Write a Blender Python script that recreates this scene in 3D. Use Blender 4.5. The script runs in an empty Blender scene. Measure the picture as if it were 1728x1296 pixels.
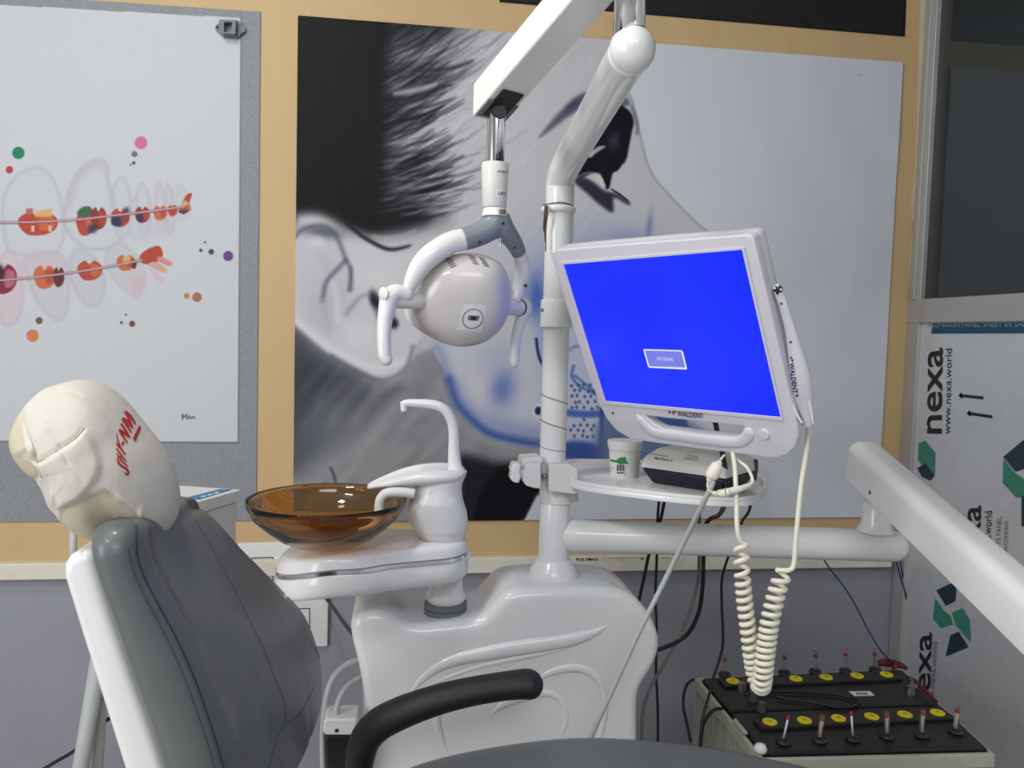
import bpy, bmesh, math, random
import numpy as np
from mathutils import Vector, Matrix
from mathutils.bvhtree import BVHTree
random.seed(7); rng = np.random.default_rng(7)
S = bpy.context.scene; COL = S.collection

# ------------------------------------------------------------------ camera
FPX = 1350.0; CAMH = 1.27
YAW, PITCH, ROLL = math.radians(7.8), math.radians(3.6), math.radians(1.5)
fwd = Vector((math.sin(YAW)*math.cos(PITCH), math.cos(YAW)*math.cos(PITCH), -math.sin(PITCH)))
rt0 = Vector((math.cos(YAW), -math.sin(YAW), 0)); up0 = rt0.cross(fwd)
rt = rt0*math.cos(ROLL) + up0*math.sin(ROLL)
upv = up0*math.cos(ROLL) - rt0*math.sin(ROLL)
CO = Vector((0, 0, CAMH))
cd = bpy.data.cameras.new('camera'); cam = bpy.data.objects.new('camera', cd); COL.objects.link(cam)
cd.sensor_width = 36; cd.lens = 36*FPX/1728; cd.clip_start = 0.02
M = Matrix((rt, upv, -fwd)).transposed().to_4x4(); M.translation = CO; cam.matrix_world = M
S.camera = cam
S.view_settings.view_transform = 'Standard'; S.view_settings.look = 'None'
S.view_settings.exposure = 0.16; S.view_settings.gamma = 1.0; S.view_settings.use_curve_mapping = False

# ------------------------------------------------------------------ light
w = bpy.data.worlds.new('world'); S.world = w; w.use_nodes = True
w.node_tree.nodes['Background'].inputs[0].default_value = (0.75, 0.85, 1, 1)
w.node_tree.nodes['Background'].inputs[1].default_value = 0.24
def area(name, loc, target, sx, sy, power, col):
    l = bpy.data.lights.new(name, 'AREA'); l.shape = 'RECTANGLE'; l.size = sx; l.size_y = sy
    l.energy = power; l.color = col
    o = bpy.data.objects.new(name, l); COL.objects.link(o); o.location = loc
    o.rotation_euler = (Vector(target)-Vector(loc)).to_track_quat('-Z', 'Y').to_euler()
    return o
area('ceiling_lamp_light', (-0.60, 0.95, 2.78), (-0.58, 0.97, 0), 0.20, 0.20, 11, (1.0, 0.985, 0.95))
area('ceiling_tube_light', (-1.25, -0.10, 2.72), (0.2, 1.4, 1.0), 0.5, 0.14, 11, (0.96, 0.98, 1.0))
area('soft_fill_light', (0.1, -1.2, 2.80), (0.4, 1.2, 0.9), 1.4, 1.0, 33, (0.97, 0.97, 1.0))  # added broad fill behind the camera, evens out the light; no real fixture
area('left_fill_light', (-2.25, -0.35, 1.45), (0.9, 1.3, 1.35), 1.2, 1.4, 41, (0.98, 0.98, 1.0))  # added unseen fill from the left, lifts the left-facing white parts

# ------------------------------------------------------------------ pixel -> world
def ray(px, py): return (fwd + rt*((px-864)/FPX) - upv*((py-648)/FPX))
def at(px, py, Y): d = ray(px, py); return CO + d*(Y/d.y)
def at_z(px, py, z): d = ray(px, py); return CO + d*((z-CAMH)/d.z)
def at_x(px, py, X): d = ray(px, py); return CO + d*(X/d.x)
def onp(px, py, P, N): d = ray(px, py); return CO + d*((P-CO).dot(N)/d.dot(N))
def proj(v):
    d = v-CO; z = d.dot(fwd); return 864+FPX*d.dot(rt)/z, 648-FPX*d.dot(upv)/z

def lin(c): return tuple(((x/255)/12.92 if x/255 <= 0.04045 else ((x/255+0.055)/1.055)**2.4) for x in c)

# ------------------------------------------------------------------ materials
MATS = {}
def mat(name, rgb, rough=0.5, metal=0.0, noise=0.0, nscale=40.0, bump=0.0, bscale=60.0, emit=None, trans=0.0, ior=1.45, coat=0.0, spec=0.5, stretch=None, alpha=1.0, attr=None):
    if name in MATS: return MATS[name]
    m = bpy.data.materials.new(name); m.use_nodes = True; nt = m.node_tree; N = nt.nodes; L = nt.links
    b = N['Principled BSDF']; c = lin(rgb)
    b.inputs['Base Color'].default_value = (*c, 1); b.inputs['Roughness'].default_value = rough
    b.inputs['Metallic'].default_value = metal; b.inputs['Transmission Weight'].default_value = trans
    b.inputs['IOR'].default_value = ior; b.inputs['Coat Weight'].default_value = coat
    b.inputs['Specular IOR Level'].default_value = spec; b.inputs['Alpha'].default_value = alpha
    if coat: b.inputs['Coat Roughness'].default_value = 0.08
    tc = N.new('ShaderNodeTexCoord'); mp = N.new('ShaderNodeMapping'); L.new(tc.outputs['Object'], mp.inputs[0])
    if stretch: mp.inputs['Scale'].default_value = stretch
    if attr:
        a = N.new('ShaderNodeAttribute'); a.attribute_name = attr; L.new(a.outputs['Color'], b.inputs['Base Color'])
    elif noise:
        n = N.new('ShaderNodeTexNoise'); n.inputs['Scale'].default_value = nscale; n.inputs['Detail'].default_value = 4
        L.new(mp.outputs[0], n.inputs['Vector'])
        r = N.new('ShaderNodeValToRGB'); r.color_ramp.elements[0].position = 0.3; r.color_ramp.elements[1].position = 0.7
        r.color_ramp.elements[0].color = (*[x*(1-noise) for x in c], 1); r.color_ramp.elements[1].color = (*[min(1, x*(1+noise)) for x in c], 1)
        L.new(n.outputs['Fac'], r.inputs[0]); L.new(r.outputs[0], b.inputs['Base Color'])
    if bump:
        n = N.new('ShaderNodeTexNoise'); n.inputs['Scale'].default_value = bscale; n.inputs['Detail'].default_value = 3
        L.new(mp.outputs[0], n.inputs['Vector'])
        bp = N.new('ShaderNodeBump'); bp.inputs['Strength'].default_value = bump; bp.inputs['Distance'].default_value = 0.01
        L.new(n.outputs['Fac'], bp.inputs['Height']); L.new(bp.outputs[0], b.inputs['Normal'])
    if emit:
        b.inputs['Emission Color'].default_value = (*lin(emit[0]), 1); b.inputs['Emission Strength'].default_value = emit[1]
    MATS[name] = m; return m
WHITE = mat('white_enamel', (226, 227, 226), 0.28, noise=0.015, nscale=6, coat=0.4)
WHITE2 = mat('white_plastic', (218, 218, 214), 0.38, noise=0.02, nscale=8)
MONW = mat('monitor_white', (204, 203, 212), 0.42, noise=0.015, nscale=9)
CREAM = mat('cream_pvc', (214, 211, 196), 0.45, noise=0.04, nscale=30)
CORD = mat('cream_cord', (222, 219, 200), 0.4, noise=0.02, nscale=30)
CHROME = mat('chrome', (215, 217, 222), 0.12, metal=1.0, noise=0.02, nscale=12)
STEEL = mat('steel', (150, 150, 150), 0.35, metal=1.0, noise=0.05, nscale=50)
BLACK = mat('black_rubber', (24, 26, 34), 0.5, noise=0.1, nscale=40)
ARMB = mat('armrest_black', (30, 30, 32), 0.55, noise=0.05, nscale=200, bump=0.05, bscale=500)
DKGREY = mat('dark_grey_plastic', (70, 72, 76), 0.5, noise=0.05, nscale=40)
HUBG = mat('slate_grey_plastic', (128, 135, 141), 0.35, noise=0.02, nscale=20)
RUBG = mat('grey_rubber', (112, 116, 120), 0.5, noise=0.04, nscale=40)
HOSE = mat('grey_hose', (176, 180, 178), 0.45, noise=0.03, nscale=40)
LEATH = mat('grey_leather', (94, 98, 99), 0.42, noise=0.05, nscale=12, bump=0.06, bscale=420, coat=0.12)
SEAM = mat('seam_thread', (58, 60, 63), 0.7, noise=0.05)
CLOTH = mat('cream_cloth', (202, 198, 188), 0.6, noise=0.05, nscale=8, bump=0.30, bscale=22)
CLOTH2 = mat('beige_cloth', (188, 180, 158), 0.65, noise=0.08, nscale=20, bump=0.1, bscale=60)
RED = mat('red_print', (176, 30, 38), 0.5, noise=0.06, nscale=80)
NAVY = mat('navy_print', (25, 30, 90), 0.5, noise=0.02)
INK = mat('black_ink', (30, 32, 36), 0.5, noise=0.05)
GREYINK = mat('grey_ink', (105, 108, 110), 0.5, noise=0.05)
YEL = mat('yellow_plastic', (226, 206, 30), 0.45, noise=0.06, nscale=60)
BATB = mat('battery_black', (30, 29, 30), 0.45, noise=0.25, nscale=60, bump=0.1, bscale=90)
CASE = mat('battery_case_cream', (175, 175, 160), 0.5, noise=0.07, nscale=25)
GREEN = mat('green_print', (38, 130, 68), 0.5, noise=0.08)
PAPER = mat('label_paper', (222, 224, 222), 0.6, noise=0.02)
GLASS = mat('amber_glass', (184, 144, 92), 0.02, trans=1.0, ior=1.45)
CLEAR = mat('clear_plastic', (235, 225, 220), 0.05, trans=0.95, ior=1.3)
TWINE = mat('brown_twine', (98, 78, 60), 0.9, noise=0.2, nscale=300)
ALU = mat('aluminium', (176, 177, 174), 0.42, metal=0.35, noise=0.03, nscale=20)
BLUEW = mat('blue_wire', (38, 50, 105), 0.5, noise=0.04)
REDW = mat('red_cable', (92, 24, 28), 0.5, noise=0.1)

# ------------------------------------------------------------------ object helpers
W0 = {}
def empty(name, loc, label, cat, group=None):
    o = bpy.data.objects.new(name, None); o.empty_display_size = 0.05; COL.objects.link(o)
    o.location = loc; W0[o.name] = Vector(loc); tag(o, label, cat, group); return o
def tag(o, label=None, cat=None, group=None, kind=None):
    if label: o['label'] = label
    if cat: o['category'] = cat
    if group: o['group'] = group
    if kind: o['kind'] = kind
    return o
def mk(name, V, F, m, parent=None, smooth=True, bevel=0, bseg=3, sub=0, mats=None, fmat=None, origin=None, bang=35, label=None, autos=None):
    V = [Vector(v) for v in V]
    if parent: org = W0[parent.name]
    elif origin is not None: org = Vector(origin)
    else:
        org = Vector((sum(v.x for v in V)/len(V), sum(v.y for v in V)/len(V), min(v.z for v in V)))
    me = bpy.data.meshes.new(name); me.from_pydata([tuple(v-org) for v in V], [], F)
    for mm in (mats or [m]): me.materials.append(mm)
    if fmat: me.polygons.foreach_set('material_index', fmat)
    bm = bmesh.new(); bm.from_mesh(me); bmesh.ops.recalc_face_normals(bm, faces=bm.faces); bm.to_mesh(me); bm.free()
    me.polygons.foreach_set('use_smooth', [smooth]*len(me.polygons))
    if smooth and autos: me.set_sharp_from_angle(angle=math.radians(autos))
    me.update()
    o = bpy.data.objects.new(name, me); COL.objects.link(o); W0[o.name] = org
    if parent: o.parent = parent
    else: o.location = org
    if bevel:
        b = o.modifiers.new('bevel', 'BEVEL'); b.width = bevel; b.segments = bseg; b.limit_method = 'ANGLE'; b.angle_limit = math.radians(bang); b.harden_normals = False
    if sub:
        s = o.modifiers.new('sub', 'SUBSURF'); s.levels = sub; s.render_levels = sub
    if label: o['label'] = label
    return o
def J(*parts):
    V, F = [], []
    for v, f in parts:
        n = len(V); V += list(v); F += [[i+n for i in q] for q in f]
    return V, F
def cr(pts, n=8, closed=False):
    """catmull-rom through tuples of any length"""
    P = [np.array(p, float) for p in pts]; k = len(P); out = []
    rngk = range(k if closed else k-1)
    for i in rngk:
        if closed: a, b, c, d = P[(i-1) % k], P[i], P[(i+1) % k], P[(i+2) % k]
        else: a, b, c, d = P[max(i-1, 0)], P[i], P[i+1], P[min(i+2, k-1)]
        for j in range(n):
            t = j/n
            out.append(0.5*((2*b)+(c-a)*t+(2*a-5*b+4*c-d)*t*t+(3*b-a-3*c+d)*t**3))
    if not closed: out.append(P[-1])
    return out
def tube(pts, r, seg=14, cap=True, flat=None, ref=None, roundcap=False):
    """pts: world points, r: number or list. flat=(axis vector, factor) stretches the section along an axis"""
    P = [Vector(p) for p in pts]; n = len(P); R = r if isinstance(r, (list, tuple)) else [r]*n
    R = list(R)
    if roundcap:
        t0 = (P[0]-P[1]).normalized(); t1 = (P[-1]-P[-2]).normalized(); r0, r1 = R[0], R[-1]
        h0 = [(P[0]+t0*r0*math.sin(a), r0*math.cos(a)) for a in (1.5, 1.2, 0.8, 0.4)]
        h1 = [(P[-1]+t1*r1*math.sin(a), r1*math.cos(a)) for a in (0.4, 0.8, 1.2, 1.5)]
        P = [h[0] for h in h0]+P+[h[0] for h in h1]; R = [h[1] for h in h0]+R+[h[1] for h in h1]; n = len(P)
    V, F = [], []
    t = (P[1]-P[0]).normalized(); a = Vector(ref) if ref else (Vector((0, 0, 1)) if abs(t.z) < 0.9 else Vector((1, 0, 0)))
    u = (a - t*a.dot(t)).normalized()
    for i in range(n):
        t = (P[min(i+1, n-1)]-P[max(i-1, 0)])
        if t.length < 1e-9: t = Vector((0, 0, 1))
        t.normalize(); u = (u - t*u.dot(t)).normalized(); v = t.cross(u)
        for k in range(seg):
            an = 2*math.pi*k/seg; o = (u*math.cos(an)+v*math.sin(an))*R[i]
            if flat: ax = flat[0]; o = o + ax*(o.dot(ax))*(flat[1]-1)
            V.append(P[i]+o)
    for i in range(n-1):
        for k in range(seg):
            F.append([i*seg+k, i*seg+(k+1) % seg, (i+1)*seg+(k+1) % seg, (i+1)*seg+k])
    if cap: F.append(list(range(seg))[::-1]); F.append([(n-1)*seg+k for k in range(seg)])
    return V, F
def ptube(pp, seg=14, n=6, **k):
    """pp: (px,py,Y,radius_m) control points"""
    c = cr([(*at(p[0], p[1], p[2]), p[3]) for p in pp], n)
    return tube([Vector(x[:3]) for x in c], [float(x[3]) for x in c], seg, **k)
def lathe(prof, C, seg=48, axis=(0, 0, 1), sx=1, sy=1, closed=False):
    """prof: (r,h) list; C origin"""
    A = Vector(axis).normalized(); X = (Vector((1, 0, 0)) if abs(A.x) < 0.9 else Vector((0, 1, 0))); X = (X-A*X.dot(A)).normalized(); Yv = A.cross(X)
    V, F = [], []; n = len(prof)
    for r, h in prof:
        for k in range(seg):
            a = 2*math.pi*k/seg; V.append(Vector(C)+A*h+X*(max(r, 1e-5)*math.cos(a)*sx)+Yv*(max(r, 1e-5)*math.sin(a)*sy))
    for i in range(n-1 if not closed else n):
        j = (i+1) % n
        for k in range(seg): F.append([i*seg+k, i*seg+(k+1) % seg, j*seg+(k+1) % seg, j*seg+k])
    if not closed: F.append(list(range(seg))[::-1]); F.append([(n-1)*seg+k for k in range(seg)])
    return V, F
def obox(C, X, Yv, Z, hx, hy, hz):
    X, Yv, Z = Vector(X).normalized(), Vector(Yv).normalized(), Vector(Z).normalized(); V = []
    for sx in (-1, 1):
        for sy in (-1, 1):
            for sz in (-1, 1): V.append(Vector(C)+X*hx*sx+Yv*hy*sy+Z*hz*sz)
    return V, [[0, 1, 3, 2], [4, 6, 7, 5], [0, 4, 5, 1], [2, 3, 7, 6], [0, 2, 6, 4], [1, 5, 7, 3]]
def box(x0, x1, y0, y1, z0, z1): return obox(((x0+x1)/2, (y0+y1)/2, (z0+z1)/2), (1, 0, 0), (0, 1, 0), (0, 0, 1), abs(x1-x0)/2, abs(y1-y0)/2, abs(z1-z0)/2)
def prism(outline, D, holes=()):
    """outline: world points; D: extrusion vector; optional holes"""
    bm = bmesh.new(); loops = []
    def dd(lp):
        out = []
        for p in lp:
            p = Vector(p)
            if not out or (p-out[-1]).length > 1e-5: out.append(p)
        if (out[0]-out[-1]).length < 1e-5: out.pop()
        return out
    outline = dd(outline)
    for lp in [outline]+[dd(h_) for h_ in holes]:
        vs = [bm.verts.new(Vector(p)) for p in lp]; loops.append(vs)
        for i in range(len(vs)): bm.edges.new((vs[i], vs[(i+1) % len(vs)]))
    if holes: bmesh.ops.triangle_fill(bm, use_beauty=True, edges=bm.edges[:])
    else: bm.faces.new(loops[0])
    front = bm.faces[:]
    bm.verts.index_update(); n = len(bm.verts)
    V = [v.co.copy() for v in bm.verts]; F = [[v.index for v in f.verts] for f in front]
    V2 = V+[v+Vector(D) for v in V]; F2 = F+[[i+n for i in f][::-1] for f in F]
    for vs in loops:
        for i in range(len(vs)): a, b = vs[i].index, vs[(i+1) % len(vs)].index; F2.append([a, b, b+n, a+n])
    bm.free(); return V2, F2
def inflate(outline, C, N, hf, hb, p=2.2, M=26, disp=None, exp=0.5):
    """puffed solid from a world outline around C, front height hf along N, back hb along -N"""
    V, F = [], []; n = len(outline); N = Vector(N).normalized(); C = Vector(C)
    for side, h in ((1, hf), (-1, hb)):
        base = len(V); V.append(C+N*(side*h))
        for i in range(1, M+1):
            r = math.sin(i/M*math.pi/2)
            if i == M and side == -1: break
            for q in outline:
                v = C+(Vector(q)-C)*r+N*(side*h*max(0, (1-r**p))**exp)
                if disp: v = v+disp(v, side, r)
                V.append(v)
        ring = lambda i, k: base+1+(i-1)*n+(k % n)
        if side == 1:
            b1 = base
            for k in range(n): F.append([base, ring(1, k), ring(1, k+1)])
            for i in range(1, M):
                for k in range(n): F.append([ring(i, k), ring(i+1, k), ring(i+1, k+1), ring(i, k+1)])
        else:
            rg = lambda i, k: (b1+1+(i-1)*n+(k % n)) if i == M else ring(i, k)
            for k in range(n): F.append([base, rg(1, k+1), rg(1, k)])
            for i in range(1, M):
                for k in range(n): F.append([rg(i, k), rg(i, k+1), rg(i+1, k+1), rg(i+1, k)])
    return V, F
def text_geo(s, size=1.0, align='LEFT', shear=0, bold=0.0, space=1.0):
    c = bpy.data.curves.new('t', 'FONT'); c.body = s; c.size = size; c.align_x = align; c.shear = shear; c.offset = bold; c.space_character = space
    o = bpy.data.objects.new('t', c); COL.objects.link(o); bpy.context.view_layer.update()
    me = bpy.data.meshes.new_from_object(o.evaluated_get(bpy.context.evaluated_depsgraph_get()))
    V = [v.co.copy() for v in me.vertices]; F = [list(p.vertices) for p in me.polygons]
    bpy.data.objects.remove(o); bpy.data.curves.remove(c); bpy.data.meshes.remove(me); return V, F
def refine(V, F, L):
    bm = bmesh.new(); vs = [bm.verts.new(v) for v in V]
    for f in F:
        try: bm.faces.new([vs[i] for i in f])
        except ValueError: pass
    bmesh.ops.triangulate(bm, faces=bm.faces)
    for _ in range(5):
        e = [e for e in bm.edges if e.calc_length() > L]
        if not e: break
        bmesh.ops.subdivide_edges(bm, edges=e, cuts=1); bmesh.ops.triangulate(bm, faces=bm.faces)
    bm.verts.index_update(); V = [v.co.copy() for v in bm.verts]; F = [[v.index for v in f.verts] for f in bm.faces]; bm.free(); return V, F
def bvh(o):
    bpy.context.view_layer.update(); dg = bpy.context.evaluated_depsgraph_get(); e = o.evaluated_get(dg); me = e.to_mesh()
    org = W0[o.name]; t = BVHTree.FromPolygons([v.co+org for v in me.vertices], [list(p.vertices) for p in me.polygons]); e.to_mesh_clear(); return t
def drop(V2, tree, off=0.0008, fallback=None):
    """photo points (px,py) -> on the surface in `tree`, slightly proud of it"""
    out = []; last = None
    for p in V2:
        d = ray(p[0], p[1]).normalized(); h = tree.ray_cast(CO, d)
        if h[0] is None: q = last if last is not None else CO+d*1.2
        else:
            n = h[1] if h[1].dot(d) < 0 else -h[1]; q = h[0]+n*off
        out.append(q); last = q
    return out
def px_text(name, s, org, udir, vdir, size, target, m, parent, shear=0, bold=0.0, off=0.0008, warp=None, space=1.0):
    V, F = text_geo(s, 1.0, shear=shear, bold=bold, space=space)
    P = []
    for v in V:
        x, y = v.x*size, v.y*size
        if warp: P.append(warp(x, y))
        else: P.append((org[0]+udir[0]*x+vdir[0]*y, org[1]+udir[1]*x+vdir[1]*y))
    return mk(name, drop(P, target, off), F, m, parent, smooth=False)
def disc2(cx, cy, rx, ry, n=20): return [(cx+rx*math.cos(2*math.pi*k/n), cy+ry*math.sin(2*math.pi*k/n)) for k in range(n)]
def px_poly(name, polys, target, m, parent, off=0.0008):
    if name in ('label', 'vent_slot', 'screw_hole', 'logo_mark', 'led') and len(polys) > 1:
        return [px_poly(name, [p], target, m, parent, off) for p in polys][0]
    V, F = [], []
    for p in polys:
        v_, f_ = refine([Vector((q[0], q[1], 0)) for q in p], [list(range(len(p)))], 5.0)
        b = len(V); V += drop([(q.x, q.y) for q in v_], target, off); F += [[i+b for i in f] for f in f_]
    return mk(name, V, F, m, parent, smooth=False)
def quad_px(x0, y0, x1, y1): return [(x0, y0), (x1, y0), (x1, y1), (x0, y1)]

# ------------------------------------------------------------------ painter (prints on the wall vinyl)
class Paint:
    def __init__(s, PX, PY, base): s.x, s.y = PX, PY; s.c = np.tile(np.array(base, float), (len(PX), 1))
    def mix(s, idx, col, a): s.c[idx] = s.c[idx]*(1-a[:, None])+np.array(col, float)*a[:, None]
    def box(s, P, pad): P = np.array(P); return np.where((s.x > P[:, 0].min()-pad) & (s.x < P[:, 0].max()+pad) & (s.y > P[:, 1].min()-pad) & (s.y < P[:, 1].max()+pad))[0]
    def segd(s, idx, P, closed):
        x, y = s.x[idx], s.y[idx]; D = np.full(len(idx), 1e9); T = np.zeros(len(idx)); n = len(P); ins = np.zeros(len(idx), bool)
        m = n if closed else n-1
        for i in range(m):
            ax, ay = P[i]; bx, by = P[(i+1) % n]; dx, dy = bx-ax, by-ay; L = dx*dx+dy*dy+1e-9
            t = np.clip(((x-ax)*dx+(y-ay)*dy)/L, 0, 1); d = (x-ax-t*dx)**2+(y-ay-t*dy)**2
            k = d < D; D[k] = d[k]; T[k] = (i+t[k])/m
            if closed:
                cnd = (ay > y) != (by > y); xi = ax+(y-ay)*dx/(dy if abs(dy) > 1e-9 else 1e-9); ins ^= cnd & (x < xi)
        return np.sqrt(D), T, ins
    def poly(s, P, col, soft=2, a=1.0, smooth=4):
        if smooth: P = cr(P, smooth, True)
        idx = s.box(P, soft*1.5)
        if not len(idx): return
        D, T, ins = s.segd(idx, P, True); sd = np.where(ins, D, -D); al = np.clip(0.5+sd/(2*soft), 0, 1); al = al*al*(3-2*al)*a
        s.mix(idx, col, al)
    def stroke(s, P, w, col, soft=1.5, a=1.0, taper=0.0, smooth=4):
        if smooth: P = cr(P, smooth)
        idx = s.box(P, w+soft*1.5)
        if not len(idx): return
        D, T, _ = s.segd(idx, P, False); ww = w*(1-taper*np.abs(2*T-1)**2) if taper else w
        al = np.clip(0.5+(ww-D)/(2*soft), 0, 1); al = al*al*(3-2*al)*a
        if taper: al = al*np.clip((1-np.abs(2*T-1))*6, 0, 1)
        s.mix(idx, col, al)
    def blob(s, cx, cy, rx, ry, ang, col, a=1.0, hard=1.0):
        R = max(rx, ry)*2.2; idx = np.where((abs(s.x-cx) < R) & (abs(s.y-cy) < R))[0]
        if not len(idx): return
        x, y = s.x[idx]-cx, s.y[idx]-cy; c, n = math.cos(math.radians(ang)), math.sin(math.radians(ang))
        q = ((x*c+y*n)/rx)**2+((-x*n+y*c)/ry)**2; s.mix(idx, col, a*np.exp(-q**hard))
def painted_grid(name, corners, step, D, paintf, m_name, parent=None, gain=1.0, label=None, cat=None, thick=0.0015, rip=0.0):
    """corners px TL,TR,BR,BL on plane Y=D; vertex-coloured sheet"""
    C = [at(c[0], c[1], D) for c in corners]
    nx = int((corners[1][0]-corners[0][0])/step); ny = int((corners[3][1]-corners[0][1])/step)
    u = np.linspace(0, 1, nx); v = np.linspace(0, 1, ny); U, Vv = np.meshgrid(u, v)
    U = U.ravel()[:, None]; Vv = Vv.ravel()[:, None]; c = [np.array(k) for k in C]
    P = (c[0]*(1-U)+c[1]*U)*(1-Vv)+(c[3]*(1-U)+c[2]*U)*Vv
    d = P-np.array(CO); z = d@np.array(fwd); PX = 864+FPX*(d@np.array(rt))/z; PY = 648-FPX*(d@np.array(upv))/z
    p = Paint(PX, PY, (200, 200, 200)); paintf(p)
    if rip: P[:, 1] -= rip*(np.sin(PX*0.05+np.sin(PY*0.012)*2.5)*np.clip((PX-1180)/250, 0.15, 1)*0.5+0.5)
    org = (P[0]+P[-1])/2; P = P-org
    i = np.arange(nx*ny).reshape(ny, nx); q = np.stack([i[:-1, :-1], i[1:, :-1], i[1:, 1:], i[:-1, 1:]], -1).reshape(-1, 4)
    # rim of the sheet so that it has a thickness
    ring = np.concatenate([i[0, :], i[1:, -1], i[-1, -2::-1], i[-2:0:-1, 0]]); R = P[ring].copy(); R[:, 1] += thick+rip; n0 = len(P)
    P2 = np.concatenate([P, R]); k = len(ring); a = np.arange(k); rimq = np.stack([ring, ring[(a+1) % k], n0+(a+1) % k, n0+a], -1)
    q = np.concatenate([q, rimq]); colr = np.concatenate([p.c, p.c[ring]])/255.0
    colr = np.where(colr <= 0.04045, colr/12.92, ((colr+0.055)/1.055)**2.4)*gain
    me = bpy.data.meshes.new(name); me.vertices.add(len(P2)); me.vertices.foreach_set('co', P2.astype('f').ravel())
    me.loops.add(q.size); me.loops.foreach_set('vertex_index', q.astype('i').ravel())
    me.polygons.add(len(q)); me.polygons.foreach_set('loop_start', np.arange(0, q.size, 4, dtype='i'))
    me.update(calc_edges=True); me.validate()
    at_ = me.color_attributes.new('print', 'FLOAT_COLOR', 'POINT'); at_.data.foreach_set('color', np.concatenate([np.clip(colr, 0, 1), np.ones((len(colr), 1))], 1).astype('f').ravel())
    me.polygons.foreach_set('use_smooth', [True]*len(q))
    me.materials.append(mat(m_name, (200, 200, 200), 0.55, attr='print', bump=0.10, bscale=14, stretch=(2.2, 1, 0.5), spec=0.2))
    o = bpy.data.objects.new(name, me); COL.objects.link(o); o.location = org; W0[o.name] = Vector(org)
    tag(o, label, cat); return o

# ================================================================== THE ROOM
D = 2.2
XS = at(1543, 400, D).x                      # plane of the partition on the right
XL, YF, ZC = -2.4, -1.9, 2.85
WALLM = mat('painted_wall', (146, 148, 157), 0.7, noise=0.03, nscale=5, bump=0.05, bscale=200)
BEIGE = mat('beige_vinyl', (194, 166, 122), 0.6, noise=0.04, nscale=3, bump=0.12, bscale=18, stretch=(2, 1, 0.5))
ROOMW = mat('room_wall', (205, 207, 210), 0.8, noise=0.02)
zt = at(500, 944, D).z                        # underside of the vinyl = top of the conduit
def st(name, geo, m, **k):
    o = mk(name, geo[0], geo[1], m, smooth=k.pop('smooth', False), **k); o['kind'] = 'structure'; return o
st('floor', box(XL, XS+1.6, YF, D+0.1, -0.06, 0), mat('floor_tile', (196, 193, 188), 0.4, noise=0.06, nscale=3))
st('ceiling', box(XL, XS+1.6, YF, D+0.1, ZC, ZC+0.06), mat('ceiling_white', (215, 216, 214), 0.8, noise=0.02))
st('wall_left', box(XL-0.06, XL, YF, D, 0, ZC), ROOMW)
st('wall_front', box(XL, XS+1.6, YF-0.06, YF, 0, ZC), ROOMW)
wb = st('wall_back', box(XL, XS+1.6, D, D+0.08, 0, ZC), WALLM)
st('trim_1', box(XL, XS-0.002, D-0.0025, D, zt, ZC), BEIGE)['label'] = 'beige vinyl wall covering'
# right partition
zr0, zr1 = at(1556, 546, D).z, at(1556, 507, D).z
YP = at_x(1570, 300, XS).y                    # inner side of the corner post
NEXAF = mat('panel_film', (216, 219, 223), 0.40, metal=0.5, noise=0.03, nscale=30, bump=0.03, bscale=60)
st('wall_right', box(XS, XS+0.012, YF, D, 0, zr0), NEXAF)
st('wall_right_beyond', box(XS+1.5, XS+1.56, YF, D, 0, ZC), mat('dark_room_wall', (104, 108, 113), 0.8, noise=0.05, nscale=2))
st('trim_2', box(XS-0.012, XS+0.03, YF, D, zr0, zr1), ALU, bevel=0.002)
st('trim_3', box(XS-0.010, XS+0.03, YP, D-0.003, 0, ZC), ALU, bevel=0.002)
st('trim_4', box(XS-0.018, XS-0.010, YP+0.018, YP+0.034, zr1, ZC), ALU, bevel=0.001)
pane = st('window_1', box(XS+0.004, XS+0.009, YF, YP, zr1, ZC), mat('window_glass', (120, 132, 136), 0.06, trans=0.85, ior=1.45, spec=0.6))
# dark strips behind the glass, put in for dark reflections on the pane
st('reflection_strip_1', box(XS+0.31, XS+0.33, D-0.03, D-0.002, at(1728, 180, D).z, at(1728, 55, D).z), mat('dark_reflection', (24, 28, 30), 0.5, noise=0.05))
st('reflection_strip_2', box(XS+0.01, XS+1.4, D-0.012, D-0.002, at(1620, 26, D).z, ZC), mat('dark_reflection', (24, 28, 30)))
# jagged sealant on the corner
zz = [(1555, 0), (1549, 194), (1545, 300), (1539, 340), (1542, 380), (1537, 432), (1535, 520), (1531, 662), (1526, 760)]
V = []
for x, y in zz: V.append(at(x-1.5, y, D-0.003))
for x, y in reversed(zz): V.append(at(x+14, y, D-0.003))
st('trim_7', prism(V, (0, -0.003, 0)), mat('sealant', (196, 190, 170), 0.6, noise=0.06, nscale=60))

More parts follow.
